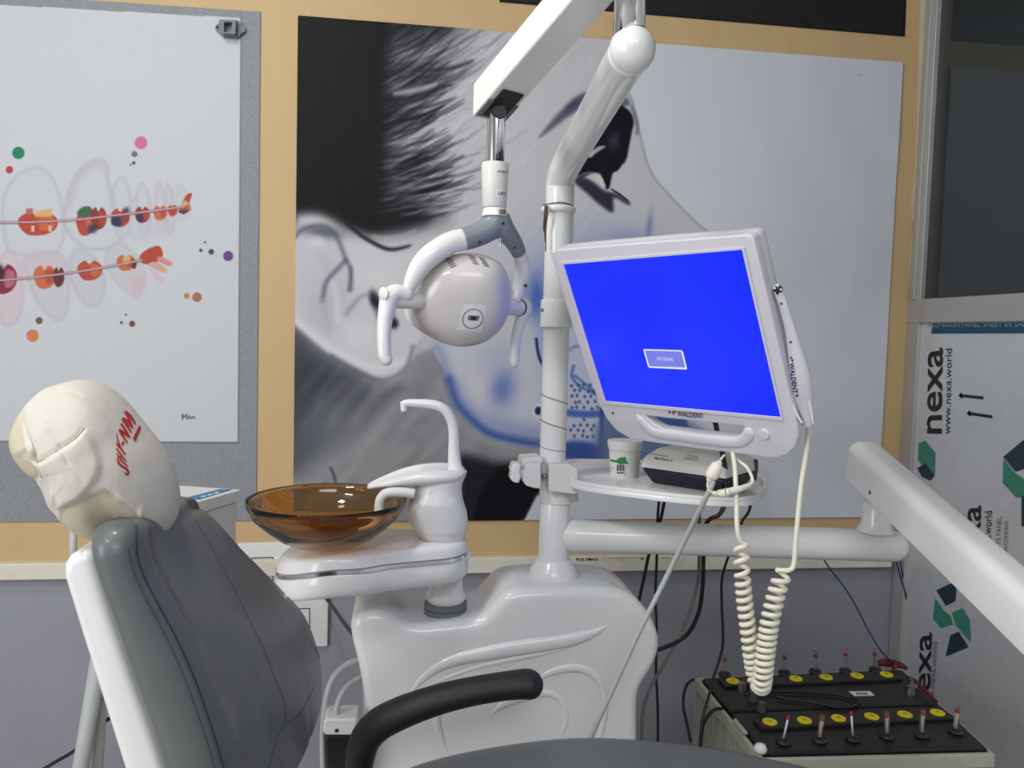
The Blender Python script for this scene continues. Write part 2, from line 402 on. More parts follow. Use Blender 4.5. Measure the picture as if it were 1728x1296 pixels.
# ---- prints on the film of the partition
def film_map(px0, py0, px1, py1, u, v):
    """bilinear in photo pixels"""
    return None
FILMD = mat('film_dark_teal', (28, 52, 66), 0.4, noise=0.06); FILMG = mat('film_green', (58, 132, 112), 0.4, noise=0.08)
TEALB = mat('film_teal_band', (14, 74, 98), 0.4, noise=0.05); WINK = mat('film_white_ink', (150, 168, 176), 0.5, noise=0.02)
def film(pts): return [Vector((XS-0.0012, q.y, q.z)) for q in (at_x(p[0], p[1], XS-0.0012) for p in pts)]
def film_poly(name, polys, m, par):
    for p in polys[1:]: film_poly(name, [p], m, par)
    V, F = [], []
    for p in polys[:1]:
        b = len(V); V += [q-Vector((0.0005 if m is FILMD else 0, 0, 0)) for q in film(p)]; F.append(list(range(b, b+len(p))))
    return mk(name, V, F, m, par, smooth=False)
def film_text(name, s, base0, base1, cap0, m, par, bold=0.0):
    """text running base0 -> base1 (px), cap0 = px of the cap height above base0"""
    Vt, F = text_geo(s, 1.0, bold=bold); mx = max(v.x for v in Vt); my = 0.73
    B0, B1, C0 = film([base0, base1, cap0]); P = [B0+(B1-B0)*(v.x/mx)+(C0-B0)*(v.y/my) for v in Vt]
    for q in P: q.x = XS-0.0013
    return mk(name, P, F, m, par, smooth=False)
sheet = empty('panel_sheet_print', (XS-0.002, 1.95, 0.4), 'grey protective film on the partition panels, printed with black lettering and teal blocks', 'panel film')
b0_, b1_ = film([(1574, 546), (1571, 563)]); c0_, c1_ = film([(1728, 544), (1728, 562.5)])
mk('teal_band', [b0_, b0_+(c0_-b0_)*4, b1_+(c1_-b1_)*4, b1_], [[0, 1, 2, 3]], TEALB, sheet, smooth=False)
film_text('lettering', 'ALUMINIUM PANEL SHEET IN SAME', (1566, 552), (1742, 551), (1566, 543.5), WINK, sheet)
film_text('lettering', 'nexa', (1588, 736), (1590, 586), (1551, 735), INK, sheet, bold=0.012)
film_text('lettering', 'www.nexa.world', (1603, 733), (1606, 588), (1592, 732), INK, sheet)
film_text('lettering', 'nexa', (1568, 1205), (1572, 1067), (1538, 1205), INK, sheet, bold=0.012)
film_text('lettering', 'www.nexa.world', (1574, 1203), (1582, 1083), (1565, 1203), GREYINK, sheet)
film_text('lettering', 'nexa', (1651, 975), (1655, 853), (1618, 972), INK, sheet, bold=0.012)
film_text('lettering', 'www.nexa.world', (1668, 975), (1674, 862), (1655, 975), INK, sheet)
film_text('lettering', 'COMPOSITE PANEL', (1686, 968), (1690, 871), (1678, 968), GREYINK, sheet)
film_text('lettering', 'AN INDIAN COMPANY', (1698, 968), (1702, 877), (1691, 968), GREYINK, sheet)
film_text('lettering', 'nexa', (1758, 1290), (1762, 1172), (1722, 1290), INK, sheet, bold=0.012)
for a, b in (((1617, 668), (1659, 672)), ((1631, 698), (1674, 704))):
    film_poly('arrow_mark', [[(a[0]+3, a[1]-3), (b[0], b[1]-3), (b[0], b[1]+2), (a[0]+3, a[1]+2)], [(a[0], a[1]), (a[0]+5, a[1]-6), (a[0]+7, a[1]+5)]], INK, sheet)
def recyc(cx, cy, s):
    f = lambda L: [(cx+x*s, cy+y*s) for x, y in L]
    film_poly('green_block', [f([(-24, -30), (-10, -10), (2, 0), (6, 14), (-14, 20), (-28, 4)]), f([(4, -6), (22, -14), (34, 6), (36, 44), (20, 26), (10, 14)])], FILMG, sheet)
    film_poly('dark_block', [f([(-22, -44), (4, -56), (12, -48), (10, -26), (-6, -18)]), f([(2, 32), (16, 26), (32, 52), (-6, 68)])], FILMD, sheet)
recyc(1602, 1040, 1.0)
film_poly('green_block', [[(1550, 748), (1561, 744), (1578, 764), (1577, 800), (1558, 790), (1549, 775)]], FILMG, sheet)
film_poly('dark_block', [[(1548, 790), (1562, 782), (1577, 802), (1570, 811), (1556, 805)]], FILMD, sheet)
film_poly('dark_block', [[(1693, 771), (1728, 742), (1760, 740), (1760, 780), (1714, 796)], [(1724, 838), (1760, 820), (1760, 890), (1724, 888)]], FILMD, sheet)
film_poly('green_block', [[(1693, 774), (1712, 798), (1738, 815), (1735, 838), (1715, 840), (1692, 815)]], FILMG, sheet)

# ---- printed pictures
def paint_mural(p):
    paint_mural_(p); p.c[:] = np.clip(p.c-26*(1-p.c/255)**1.5, 4, 255)
def paint_mural_(p):
    x, y = p.x, p.y; p.c[:] = (188, 192, 199)
    # face area
    face = [(1022, 40), (1045, 100), (1058, 150), (1068, 175), (1077, 215), (1085, 250), (1092, 275), (1105, 302), (1130, 330), (1160, 362), (1195, 392), (1240, 420), (1250, 480), (1200, 560), (1080, 620), (1040, 690), (1020, 760), (960, 800), (905, 835), (880, 880), (480, 900), (480, 10), (900, 10)]
    p.poly(face, (178, 178, 182), 5)
    p.stroke([(1045, 100), (1058, 150), (1068, 175), (1077, 215), (1085, 250), (1092, 275), (1105, 302), (1130, 330), (1160, 362), (1195, 392), (1240, 420)], 1.8, (140, 140, 146), 3, 0.7)
    p.blob(960, 420, 90, 60, 0, (150, 156, 178), 0.5); p.blob(1010, 500, 100, 90, 0, (110, 130, 175), 0.6)
    for i in range(60):
        cx, cy = rng.uniform(700, 1000), rng.uniform(60, 600); l = rng.uniform(20, 60)
        p.stroke([(cx, cy), (cx+l*0.4, cy-l*0.7), (cx+l*0.9, cy-l*1.2)], 2, (200, 200, 203) if i % 2 else (165, 165, 170), 5, 0.22, smooth=2)
    # neck and shadow under the ear
    p.poly([(480, 520), (530, 578), (600, 622), (660, 640), (700, 600), (735, 590), (752, 625), (765, 670), (785, 705), (830, 745), (915, 765), (915, 840), (880, 890), (480, 900)], (134, 134, 138), 9)
    p.poly([(480, 535), (530, 585), (600, 632), (650, 655), (675, 655), (640, 690), (600, 740), (540, 770), (480, 790)], (82, 85, 94), 22, 0.85)
    p.blob(560, 650, 60, 36, 30, (58, 60, 70), 0.7); p.blob(500, 640, 40, 90, 0, (60, 62, 70), 0.6)
    for i in range(90):
        cx, cy = rng.uniform(500, 780), rng.uniform(650, 880); l = rng.uniform(30, 90)
        c = (166, 165, 166) if rng.random() < 0.5 else (104, 104, 108)
        p.stroke([(cx, cy), (cx+l*0.45, cy-l*0.6), (cx+l, cy-l*1.1)], rng.uniform(2, 7), c, 12, 0.18, smooth=2)
    p.blob(590, 740, 60, 60, 0, (150, 150, 152), 0.35)
    p.stroke([(558, 790), (563, 800), (566, 812)], 2.5, (74, 82, 80), 2, 0.8, smooth=2); p.stroke([(548, 815), (550, 824)], 2, (90, 98, 96), 2, 0.6, smooth=2)
    # ear
    p.poly([(480, 362), (499, 358), (526, 354), (557, 363), (582, 380), (612, 402), (644, 420), (672, 428), (720, 420), (760, 440), (740, 520), (712, 560), (698, 600), (680, 628), (660, 640), (635, 638), (600, 622), (560, 598), (530, 574), (497, 545), (480, 530)], (184, 184, 188), 5)
    p.poly([(480, 400), (505, 385), (535, 380), (565, 392), (580, 425), (588, 470), (575, 530), (540, 560), (500, 520), (480, 500)], (176, 177, 182), 12, 0.8)
    p.blob(560, 520, 46, 60, 0, (158, 159, 166), 0.5); p.stroke([(500, 545), (540, 575), (590, 606), (640, 622), (675, 610)], 6, (204, 204, 206), 9, 0.6); p.stroke([(560, 470), (568, 500), (570, 540)], 5, (206, 206, 208), 8, 0.5); p.blob(545, 392, 34, 11, 8, (88, 90, 102), 0.9); p.blob(535, 408, 14, 10, 0, (200, 200, 200), 0.7); p.blob(556, 455, 10, 40, -28, (165, 165, 172), 0.5)
    p.stroke([(494, 404), (505, 392), (520, 384), (545, 381), (563, 392), (574, 412), (583, 436), (592, 456), (592, 488)], 2.2, (86, 88, 102), 7, 0.9)
    p.stroke([(583, 440), (566, 458), (552, 474), (547, 490), (544, 508)], 2.2, (80, 82, 98), 7, 0.9)
    p.stroke([(592, 452), (592, 470), (589, 490)], 2.5, (90, 92, 108), 4, 0.8)
    p.stroke([(545, 508), (550, 535), (556, 560)], 5, (160, 160, 166), 9, 0.6)
    p.stroke([(625, 494), (608, 502), (592, 520), (585, 530)], 2.5, (118, 120, 130), 7, 0.7)
    p.blob(632, 505, 9, 17, -15, (26, 28, 38), 1, 1.6); p.blob(650, 530, 14, 22, -20, (40, 42, 52), 0.9, 1.5); p.blob(665, 546, 8, 9, 0, (36, 38, 48), 0.9, 1.5)
    p.blob(605, 565, 34, 26, 20, (202, 202, 204), 0.5); p.blob(640, 470, 40, 30, 0, (196, 196, 198), 0.5)
    p.stroke([(697, 585), (688, 615), (668, 634), (640, 640), (610, 628), (560, 600)], 3, (76, 78, 88), 6, 0.55)
    # hair
    hair = [(480, 10), (760, 10), (730, 60), (680, 75), (652, 90), (715, 120), (705, 142), (672, 172), (690, 196), (660, 222), (655, 248), (690, 268), (660, 296), (672, 330), (700, 345), (724, 370), (690, 386), (655, 392), (622, 392), (585, 380), (557, 362), (526, 353), (499, 357), (480, 360)]
    p.poly([(x+26 if x > 500 else x, y_) for x, y_ in hair[:-8]]+hair[-8:], (60, 60, 64), 30, 0.7, 3); p.poly(hair, (34, 33, 35), 18, 1, 3)
    p.blob(670, 300, 55, 60, -10, (60, 60, 66), 0.6); p.blob(700, 120, 60, 60, 0, (88, 90, 98), 0.55); p.blob(700, 50, 80, 25, 0, (70, 72, 80), 0.6)
    for i in range(330):
        t = rng.random(); cy = 40+330*t; cx = 655+rng.normal(0, 34)+22*math.sin(t*9); ang = math.radians(10+24*(1-t)+rng.normal(0, 5)); l = rng.uniform(30, 110)
        dk = rng.random() < 0.62; c = rng.uniform(22, 60) if dk else rng.uniform(120, 200)
        if dk: cx += 20
        a = (0.62 if dk else 0.26)*max(0.35, 1-max(0, cx-670)/110)
        p.stroke([(cx, cy), (cx+l*0.5*math.cos(ang), cy-l*0.5*math.sin(ang)+3), (cx+l*math.cos(ang), cy-l*math.sin(ang)*1.15)], rng.uniform(0.8, 3.4), (c, c+1, c+7), 3.0, a, 1, smooth=3)
    for i in range(70):
        cx, cy = rng.uniform(720, 830), rng.uniform(40, 300); l = rng.uniform(30, 80); ang = math.radians(rng.uniform(25, 50))
        p.stroke([(cx, cy), (cx+l*0.5*math.cos(ang), cy-l*0.5*math.sin(ang)+3), (cx+l*math.cos(ang), cy-l*math.sin(ang))], rng.uniform(0.8, 2.5), (120, 122, 130) if i % 3 else (205, 205, 207), 3, 0.3, 1, smooth=3)
    p.stroke([(640, 178), (690, 166), (730, 152), (768, 142)], 4, (42, 42, 52), 4, 0.8, 0.8); p.stroke([(690, 120), (740, 118), (775, 112), (802, 100)], 3.5, (50, 52, 62), 4, 0.8, 0.8); p.stroke([(660, 160), (700, 152), (740, 142)], 5, (172, 174, 178), 5, 0.7, 0.8)
    p.poly([(480, 10), (680, 10), (656, 60), (650, 120), (652, 200), (646, 300), (640, 386), (570, 366), (540, 354), (499, 356), (480, 358)], (33, 32, 33), 16, 0.95, 3)
    p.stroke([(580, 374), (598, 388), (615, 401), (644, 417), (662, 421), (680, 418), (697, 413)], 3.2, (36, 36, 44), 4, 0.9, 0.5)
    p.stroke([(625, 396), (650, 402), (680, 398), (705, 386)], 4, (165, 166, 170), 4, 0.5, 0.7)
    # jaw under the glove
    jaw = [(738, 585), (752, 625), (763, 668), (785, 704), (815, 733), (860, 746), (915, 757), (960, 770), (1020, 772), (1040, 690), (1040, 500), (900, 470), (860, 560)]
    p.poly(jaw, (176, 178, 188), 5); p.blob(800, 660, 40, 40, 0, (190, 186, 188), 0.6)
    p.stroke([(738, 585), (754, 622), (768, 666), (790, 698), (820, 722), (862, 733), (915, 741), (960, 752)], 5, (96, 112, 154), 16, 0.6); p.stroke([(758, 640), (772, 680), (794, 706), (824, 730), (864, 742), (915, 751), (960, 761)], 6, (50, 74, 134), 9, 0.85)
    p.stroke([(770, 650), (800, 696), (850, 716), (915, 728)], 8, (116, 130, 170), 20, 0.6)
    p.blob(848, 655, 22, 34, 10, (84, 104, 158), 0.75); p.blob(905, 500, 16, 40, 0, (62, 92, 160), 0.9); p.blob(880, 490, 26, 14, 20, (110, 130, 175), 0.6); p.blob(840, 600, 50, 20, -30, (150, 158, 178), 0.5)
    p.blob(935, 560, 20, 90, 0, (70, 100, 165), 0.8)
    p.stroke([(905, 572), (907, 590), (911, 606), (917, 616)], 2.5, (34, 50, 100), 2, 0.9); p.poly(disc2(908, 693, 5.5, 7), (44, 56, 92), 2, smooth=0); p.stroke(disc2(909, 694, 9, 11), 1.2, (200, 202, 208), 1.5, 0.8, smooth=0)
    # gloved hand and lace, right of the pole
    p.poly([(955, 560), (1010, 560), (1060, 640), (1090, 700), (1120, 760), (1080, 800), (955, 800)], (166, 172, 190), 6)
    p.stroke([(955, 596), (972, 584), (995, 592), (1010, 610)], 2, (96, 116, 165), 3, 0.8); p.stroke([(968, 618), (965, 635), (978, 652), (992, 658), (1010, 668)], 2.4, (70, 95, 155), 3, 0.85); p.stroke([(970, 634), (990, 650), (1008, 664)], 1.8, (60, 85, 150), 2.5, 0.8)
    for i in range(13):
        for j in range(6):
            gx, gy = 964+j*11+(i % 2)*5+rng.normal(0, 1.4), 650+i*9.6+rng.normal(0, 1.2)
            if 692 < gy < 708: continue
            if gy > 742 or gx > 1009: continue
            p.poly(disc2(gx, gy, 2.6, 3.2, 8), (70, 78, 104), 1.6, 0.85, 0)
    p.stroke([(955, 696), (985, 699), (1016, 698)], 6, (66, 92, 152), 3.5, 0.85); p.stroke([(1016, 690), (1015, 730), (1012, 782)], 4, (48, 72, 134), 3, 0.9)
    p.poly([(955, 746), (1012, 752), (1012, 790), (955, 785)], (52, 76, 134), 7, 0.9); p.poly([(1020, 700), (1130, 700), (1200, 740), (1210, 800), (1022, 800)], (90, 102, 132), 14, 0.9)
    p.poly([(1080, 690), (1146, 690), (1158, 735), (1100, 735)], (66, 88, 140), 4, 0.9)
    # dark cloth under the jaw
    p.stroke([(790, 728), (830, 752), (880, 760), (930, 768)], 4, (150, 148, 150), 8, 0.6)
    p.poly([(775, 770), (830, 778), (925, 792), (918, 826), (900, 842), (880, 882), (770, 882), (775, 830)], (40, 40, 47), 14, 0.95); p.poly([(840, 790), (925, 800), (905, 835), (876, 882), (800, 882)], (30, 30, 36), 6, 0.95)
    p.poly([(905, 838), (960, 790), (1300, 790), (1300, 890), (878, 890)], (182, 186, 193), 3, 1, 0); p.poly([(950, 772), (1100, 790), (1100, 800), (940, 800)], (120, 126, 142), 5, 0.8, 0)
    # eye and brow
    p.poly([(910, 232), (934, 200), (953, 182), (971, 165), (988, 156), (1010, 158), (1040, 150), (1062, 172), (1052, 180), (1020, 175), (990, 178), (975, 187), (955, 200), (938, 213)], (84, 86, 100), 5, 0.85)
    p.blob(965, 178, 20, 7, -40, (64, 66, 82), 0.7)
    p.poly([(1040, 175), (1053, 181), (1063, 189), (1069, 204), (1066, 223), (1061, 248), (1056, 270), (1043, 288), (1033, 295), (1028, 317), (1021, 317), (1014, 297), (998, 293), (969, 306), (972, 285), (985, 268), (1000, 262), (1003, 240), (1015, 215)], (28, 28, 36), 3)
    p.blob(1036, 238, 11, 16, 10, (72, 74, 90), 0.7); p.poly([(996, 262), (1008, 248), (1022, 247), (1008, 257), (996, 266)], (168, 172, 182), 2, 0.9); p.stroke([(1066, 180), (1074, 205), (1075, 225)], 2.5, (90, 92, 106), 4, 0.7)
    p.poly([(1034, 292), (1043, 288), (1052, 276), (1050, 286), (1038, 297)], (176, 178, 182), 1.6, 0.9); p.poly([(1004, 300), (1012, 295), (1022, 313), (1018, 316)], (186, 187, 190), 1.6, 0.9)
    p.poly([(969, 306), (985, 300), (1002, 308), (1020, 322), (1040, 327), (1062, 342), (1058, 345), (1036, 334), (1034, 358), (1014, 347), (990, 326)], (50, 50, 66), 5, 0.95)
    p.stroke([(1030, 318), (1045, 328), (1062, 341)], 1.6, (34, 34, 46), 1.6, 0.9, 0.5); p.stroke([(970, 302), (990, 292), (1012, 294)], 2, (200, 200, 204), 2, 0.4)
    p.blob(1095, 385, 6, 26, 8, (104, 116, 158), 0.75); p.blob(1060, 400, 40, 16, 0, (130, 138, 168), 0.6)
    p.stroke([(1448, 127), (1456, 126)], 1.2, (140, 142, 148), 2, 0.6, smooth=0)
def paint_left(p):
    paint_left_(p); g = p.c.mean(1)[:, None]; p.c[:] = p.c*0.84+g*0.16
def paint_left_(p):
    x, y = p.x, p.y; n = rng.normal(0, 7, len(x))
    g = np.array((150, 154, 160.)); p.c[:] = g+n[:, None]
    tR = lambda yy: 407-5*(yy-30)/720
    ins = (y > 8+0.0555*x) & (x < tR(y)) & (y < 746+0.004*x)
    p.c[ins] = (212, 217, 221)
    p.stroke([(407, 29), (402, 746)], 1.0, (108, 112, 118), 1.2, 0.9, smooth=0); p.stroke([(0, 745), (402, 747)], 1.2, (96, 100, 110), 1.2, 0.9, smooth=0)
    LV = (188, 187, 202); PK = (212, 180, 196)
    def tooth(P, c=LV, a=0.5, fill=(206, 210, 216), fa=0.5):
        p.poly(P, fill, 4, fa); Q = cr(P, 4, True); Q.append(Q[0]); p.stroke(Q, 3.2, c, 3.5, a, smooth=0)
    tooth([(8, 400), (5, 340), (25, 300), (60, 283), (85, 295), (100, 330), (108, 380), (100, 420), (60, 432), (20, 425)])
    tooth([(112, 385), (112, 345), (130, 295), (160, 271), (178, 276), (183, 310), (198, 360), (205, 400), (180, 420), (140, 415)], a=0.6)
    p.stroke([(116, 345), (132, 300), (160, 276), (178, 284)], 8, (204, 190, 206), 6, 0.6)
    tooth([(188, 340), (195, 310), (206, 300), (216, 315), (222, 350), (218, 390), (200, 400)]); tooth([(230, 345), (233, 320), (241, 310), (250, 330), (254, 370), (244, 400)]); tooth([(262, 345), (268, 308), (276, 330), (279, 370), (268, 392)], PK); tooth([(280, 330), (284, 311), (290, 330), (292, 380), (284, 392)]); tooth([(298, 335), (303, 312), (314, 325), (320, 360), (300, 370)], a=0.3)
    tooth([(-10, 470), (10, 425), (30, 440), (38, 490), (32, 535), (5, 545)], PK, 0.5, (222, 192, 200), 0.5)
    tooth([(40, 440), (70, 428), (105, 432), (116, 480), (112, 525), (95, 540), (65, 510), (48, 470)], LV, 0.5, (204, 202, 212), 0.7); p.blob(75, 445, 35, 18, 0, (224, 188, 198), 0.5)
    tooth([(118, 440), (130, 420), (160, 435), (176, 470), (172, 505), (158, 518), (138, 505), (120, 470)], LV, 0.5, (200, 202, 210), 0.7)
    tooth([(178, 430), (195, 410), (225, 425), (243, 460), (240, 490), (228, 499), (195, 475), (182, 450)], LV, 0.4, (200, 204, 212), 0.7); p.blob(230, 480, 14, 18, 0, (226, 180, 192), 0.7)
    p.stroke([(232, 400), (250, 395), (268, 392)], 10, (214, 206, 218), 10, 0.5); p.blob(240, 390, 40, 16, 0, (196, 202, 218), 0.5); p.blob(312, 365, 12, 7, -10, (200, 204, 226), 0.7)
    R_, O_, B_, G_, Y_ = (204, 74, 56), (222, 112, 66), (62, 60, 96), (66, 116, 78), (232, 184, 108)
    def br(cx, cy, w, h, c1, c2=None):
        p.poly([(cx-w, cy+h*0.1), (cx-w*0.9, cy-h*0.6), (cx-w*0.35, cy-h), (cx, cy-h*0.6), (cx+w*0.4, cy-h), (cx+w, cy-h*0.5), (cx+w, cy+h*0.4), (cx+w*0.4, cy+h), (cx-w*0.5, cy+h)], c1, 1.3)
        if c2: p.poly([(cx+w*0.1, cy-h*0.5), (cx+w*0.85, cy-h*0.5), (cx+w*0.85, cy+h*0.4), (cx+w*0.2, cy+h*0.6)], c2, 2, 0.9)
    br(63, 377, 32, 19, R_, O_); p.poly([(44, 352), (56, 352), (56, 362), (44, 362)], (206, 100, 110), 1, smooth=0); p.poly([(58, 357), (88, 352), (88, 366), (60, 366)], Y_, 1.5, smooth=0)
    for q in (55, 84): p.poly(quad_px(q-2, 381, q+3, 391), (238, 190, 184), 1, smooth=0)
    br(144, 376, 15, 20, R_, O_); p.poly([(130, 360), (138, 350), (152, 349), (158, 362), (140, 366)], G_, 1.5); br(166, 368, 13, 18, (160, 58, 60), R_); p.blob(156, 386, 9, 8, 0, B_, 0.9, 2)
    br(203, 367, 15, 15, R_, (160, 60, 80)); p.poly([(188, 368), (202, 366), (205, 381), (190, 380)], B_, 2); p.blob(214, 354, 5, 5, 0, B_, 0.8); br(240, 362, 12, 13, (164, 54, 66), R_); p.poly([(230, 362), (240, 362), (242, 374), (231, 372)], B_, 2, 0.9)
    br(270, 359, 11, 12, O_, R_); br(291, 355, 8, 9, R_); p.poly([(303, 350), (310, 344), (320, 346), (321, 356), (304, 360)], O_, 1.5); p.poly([(306, 348), (314, 330), (324, 326), (320, 340), (314, 352)], R_, 1.2); p.poly([(303, 355), (318, 354), (312, 361), (303, 359)], B_, 1.2, 0.9); p.poly([(306, 346), (312, 338), (318, 344), (310, 350)], Y_, 1.2)
    br(75, 467, 18, 19, O_, R_); br(99, 467, 9, 16, (110, 52, 64)); br(5, 470, 22, 24, (150, 44, 66), (204, 110, 130)); p.blob(-2, 460, 12, 14, 0, (60, 46, 60), 0.9, 2)
    br(151, 456, 20, 16, R_, O_); br(212, 443, 15, 13, O_, R_); p.poly([(208, 434), (220, 432), (218, 446), (209, 446)], Y_, 1.5, 0.9); p.poly([(224, 440), (231, 440), (229, 452), (223, 452)], (110, 60, 60), 1.2)
    p.poly([(236, 432), (250, 420), (268, 415), (275, 428), (270, 438), (258, 446), (240, 444)], R_, 1.3); p.poly([(270, 433), (290, 443), (286, 449), (266, 440)], (226, 146, 150), 1.4); p.poly([(250, 446), (264, 442), (281, 455), (277, 460), (262, 455)], (216, 170, 160), 1.4); p.poly([(268, 456), (277, 452), (281, 456), (275, 460)], Y_, 1); p.poly([(250, 450), (278, 470), (270, 477), (256, 462)], (226, 190, 200), 2, 0.8)
    for P in ([(-5, 376), (60, 375), (130, 371), (200, 363), (260, 356), (312, 349)], [(-5, 474), (60, 468), (130, 459), (190, 449), (240, 439)]):
        p.stroke(P, 2.4, (92, 72, 96), 1.2, 0.8); p.stroke([(a, b-0.4) for a, b in P], 1.2, (236, 186, 180), 1, 0.95)
    for cx, cy, r, c in ((31, 258, 10.5, (40, 142, 104)), (16, 286.5, 6.3, (206, 64, 68)), (238, 241, 10.8, (226, 112, 158)), (227, 260, 5.2, (112, 114, 146)), (226, 275, 3, (90, 92, 100)), (220.5, 278, 1.5, (60, 60, 64)), (385, 432, 8.6, (112, 74, 140)), (356.5, 425, 4.9, (86, 80, 122)), (339, 422.5, 2.9, (70, 72, 84)), (346, 409, 1.7, (60, 60, 70)), (332.5, 501.5, 8.2, (178, 124, 92)), (315, 499.5, 5, (206, 146, 84)), (66, 541, 6, (122, 94, 84)), (55, 566.5, 10.6, (226, 134, 86)), (223, 546.5, 5.2, (140, 72, 80)), (205, 544.5, 2.6, (96, 90, 90)), (212.5, 531, 1.6, (50, 50, 52))):
        p.poly(disc2(cx, cy, r, r, 18), c, 0.9, 1, 0)
    p.stroke([(308, 708), (308, 699), (311, 704), (315, 699), (315, 707)], 0.9, (50, 54, 66), 0.8, 0.9, smooth=0); p.stroke([(317, 706), (320, 702), (323, 706), (327, 703), (329, 706)], 1.2, (90, 94, 100), 0.9, 0.9, smooth=0)
def paint_black(p): p.c[:] = (40, 38, 40)
MG = 1.22
mural = painted_grid('wall_mural', [(503, 26.5), (1524.5, 105.5), (1480, 873), (494.5, 881)], 1.35, D-0.0075, paint_mural, 'mural_vinyl', gain=1.2, label='large black and white wall print of a face in profile with ear and eye', cat='wall print', rip=0.0022)
lposter = painted_grid('wall_poster', [(-190, -22), (440, 20), (432.5, 879), (-190, 882)], 1.35, D-0.005, paint_left, 'poster_vinyl', gain=0.80, label='white wall poster of teeth with red braces and coloured dots in grey border', cat='wall poster', rip=0.0003)
blackp = painted_grid('wall_panel_print', [(843, -160), (1533, -100), (1527, 61.5), (843, 3)], 6, D-0.005, paint_black, 'black_vinyl', gain=0.9, label='black printed rectangle on the beige wall above the face print', cat='wall print')

# ---- PVC conduit along the wall
ztop, zb = at(300, 943, D).z, at(300, 970, D).z
XE = at(1415, 930, D).x
trimo = mk('trim_8', *box(XL+0.01, XS-0.03, D-0.028, D, zb, ztop), CREAM, smooth=False, bevel=0.003); trimo['kind'] = 'structure'; trimo['label'] = 'cream plastic cable conduit with printed maker line'
tv, tf = text_geo('POLYMAX', 1.0, bold=0.02); mx = max(v.x for v in tv)
def wall_text(name, s, x0, x1, yb0, yb1, h, Y, m, par, bold=0.0):
    tv, tf = text_geo(s, 1.0, bold=bold); mx = max(v.x for v in tv)
    return mk(name, [at(x0+(x1-x0)*v.x/mx, yb0+(yb1-yb0)*v.x/mx-h*v.y/0.73, Y) for v in tv], tf, m, par, smooth=False)
wall_text('lettering', 'POLYMAX', 972, 1010, 946.5, 946, 5.0, D-0.0286, INK, trimo, 0.02)
wall_text('lettering', 'PVC TRUNKING FOR ELECTRICAL WIRING', 1017, 1078, 942.5, 942, 2, D-0.0286, GREYINK, trimo)
wall_text('lettering', 'IS 14927', 1042, 1054, 945.5, 945.5, 1.6, D-0.0286, GREYINK, trimo)
wall_text('lettering', '25MM', 1116, 1131, 942.5, 942.5, 2.4, D-0.0286, GREYINK, trimo)
mk('mark', *J(*[prism([at(a, 940, D-0.0283), at(b, 940, D-0.0283), at(b, 945, D-0.0283), at(a, 945, D-0.0283)], (0, -0.0004, 0)) for a, b in ((1081.5, 1083.5), (1084.5, 1086.5))]), GREYINK, trimo, smooth=False)

# ---- holder on the poster
h = empty('wall_bracket', at(388, 64, D-0.007), 'small grey plastic wall bracket screwed at the poster corner', 'bracket')
mk('backplate', *prism([at(x, y, D-0.008) for x, y in [(372, 34), (403, 36), (409, 44), (415, 48), (415, 54), (408, 58), (402, 66), (378, 64), (370, 56), (364, 50), (364, 45), (369, 41)]], (0, -0.006, 0)), RUBG, h, smooth=False, bevel=0.001)
mk('hook', *prism([at(x, y, D-0.014) for x, y in [(374, 37), (401, 38), (400, 62), (378, 61)]], (0, -0.018, 0), [[at(x, y, D-0.014) for x, y in [(381, 42), (394, 42), (392, 57), (381, 58)]]]), RUBG, h, smooth=False, bevel=0.0015)
mk('screw', *lathe([(0.0, 0), (0.003, 0), (0.0026, 0.002), (0, 0.0024)], at(367, 46, D-0.0142), 10, (0, -1, 0)), INK, h)

# ---- switch boards on the wall
sb = empty('switchboard', at(440, 1005, D-0.001), 'white wall switch plate with a round socket module left of glass bowl', 'switchboard')
mk('plate', *prism([at(x, y, D-0.001) for x, y in [(395, 916), (520, 912), (520, 1003), (395, 1006)]], (0, -0.012, 0)), PAPER, sb, smooth=False, bevel=0.002)
mk('module_line', *prism([at(x, y, D-0.0135) for x, y in [(424, 941), (461, 940), (461, 986), (424, 987)]], (0, -0.001, 0), [[at(x, y, D-0.0135) for x, y in [(425.2, 942.2), (459.8, 941.2), (459.8, 984.8), (425.2, 985.8)]]]), INK, sb, smooth=False)
mk('socket_hole', *J(*[lathe([(0, 0), (r, 0), (r, 0.0012), (0, 0.0012)], at(x, y, D-0.013), 16, (0, -1, 0)) for x, y, r in ((440.5, 953, 0.005), (446, 965, 0.008), (430, 965, 0.008))]), INK, sb)
sb2 = empty('switchboard', at(530, 1088, D-0.001), 'white wall switch plate under the spittoon beside the cabinet', 'switchboard')
mk('plate', *prism([at(x, y, D-0.001) for x, y in [(455, 1005), (555, 1004), (553, 1088), (455, 1090)]], (0, -0.012, 0)), PAPER, sb2, smooth=False, bevel=0.002)
mk('module_line', *prism([at(x, y, D-0.0135) for x, y in [(486, 1027), (523, 1026), (523, 1071), (486, 1072)]], (0, -0.001, 0), [[at(x, y, D-0.0135) for x, y in [(487.2, 1028.2), (521.8, 1027.2), (521.8, 1069.8), (487.2, 1070.8)]]]), INK, sb2, smooth=False)
mk('module_line', *prism([at(x, y, D-0.0135) for x, y in [(486, 1006), (553, 1004.5), (553, 1006), (486, 1007.5)]], (0, -0.001, 0)), INK, sb2, smooth=False)

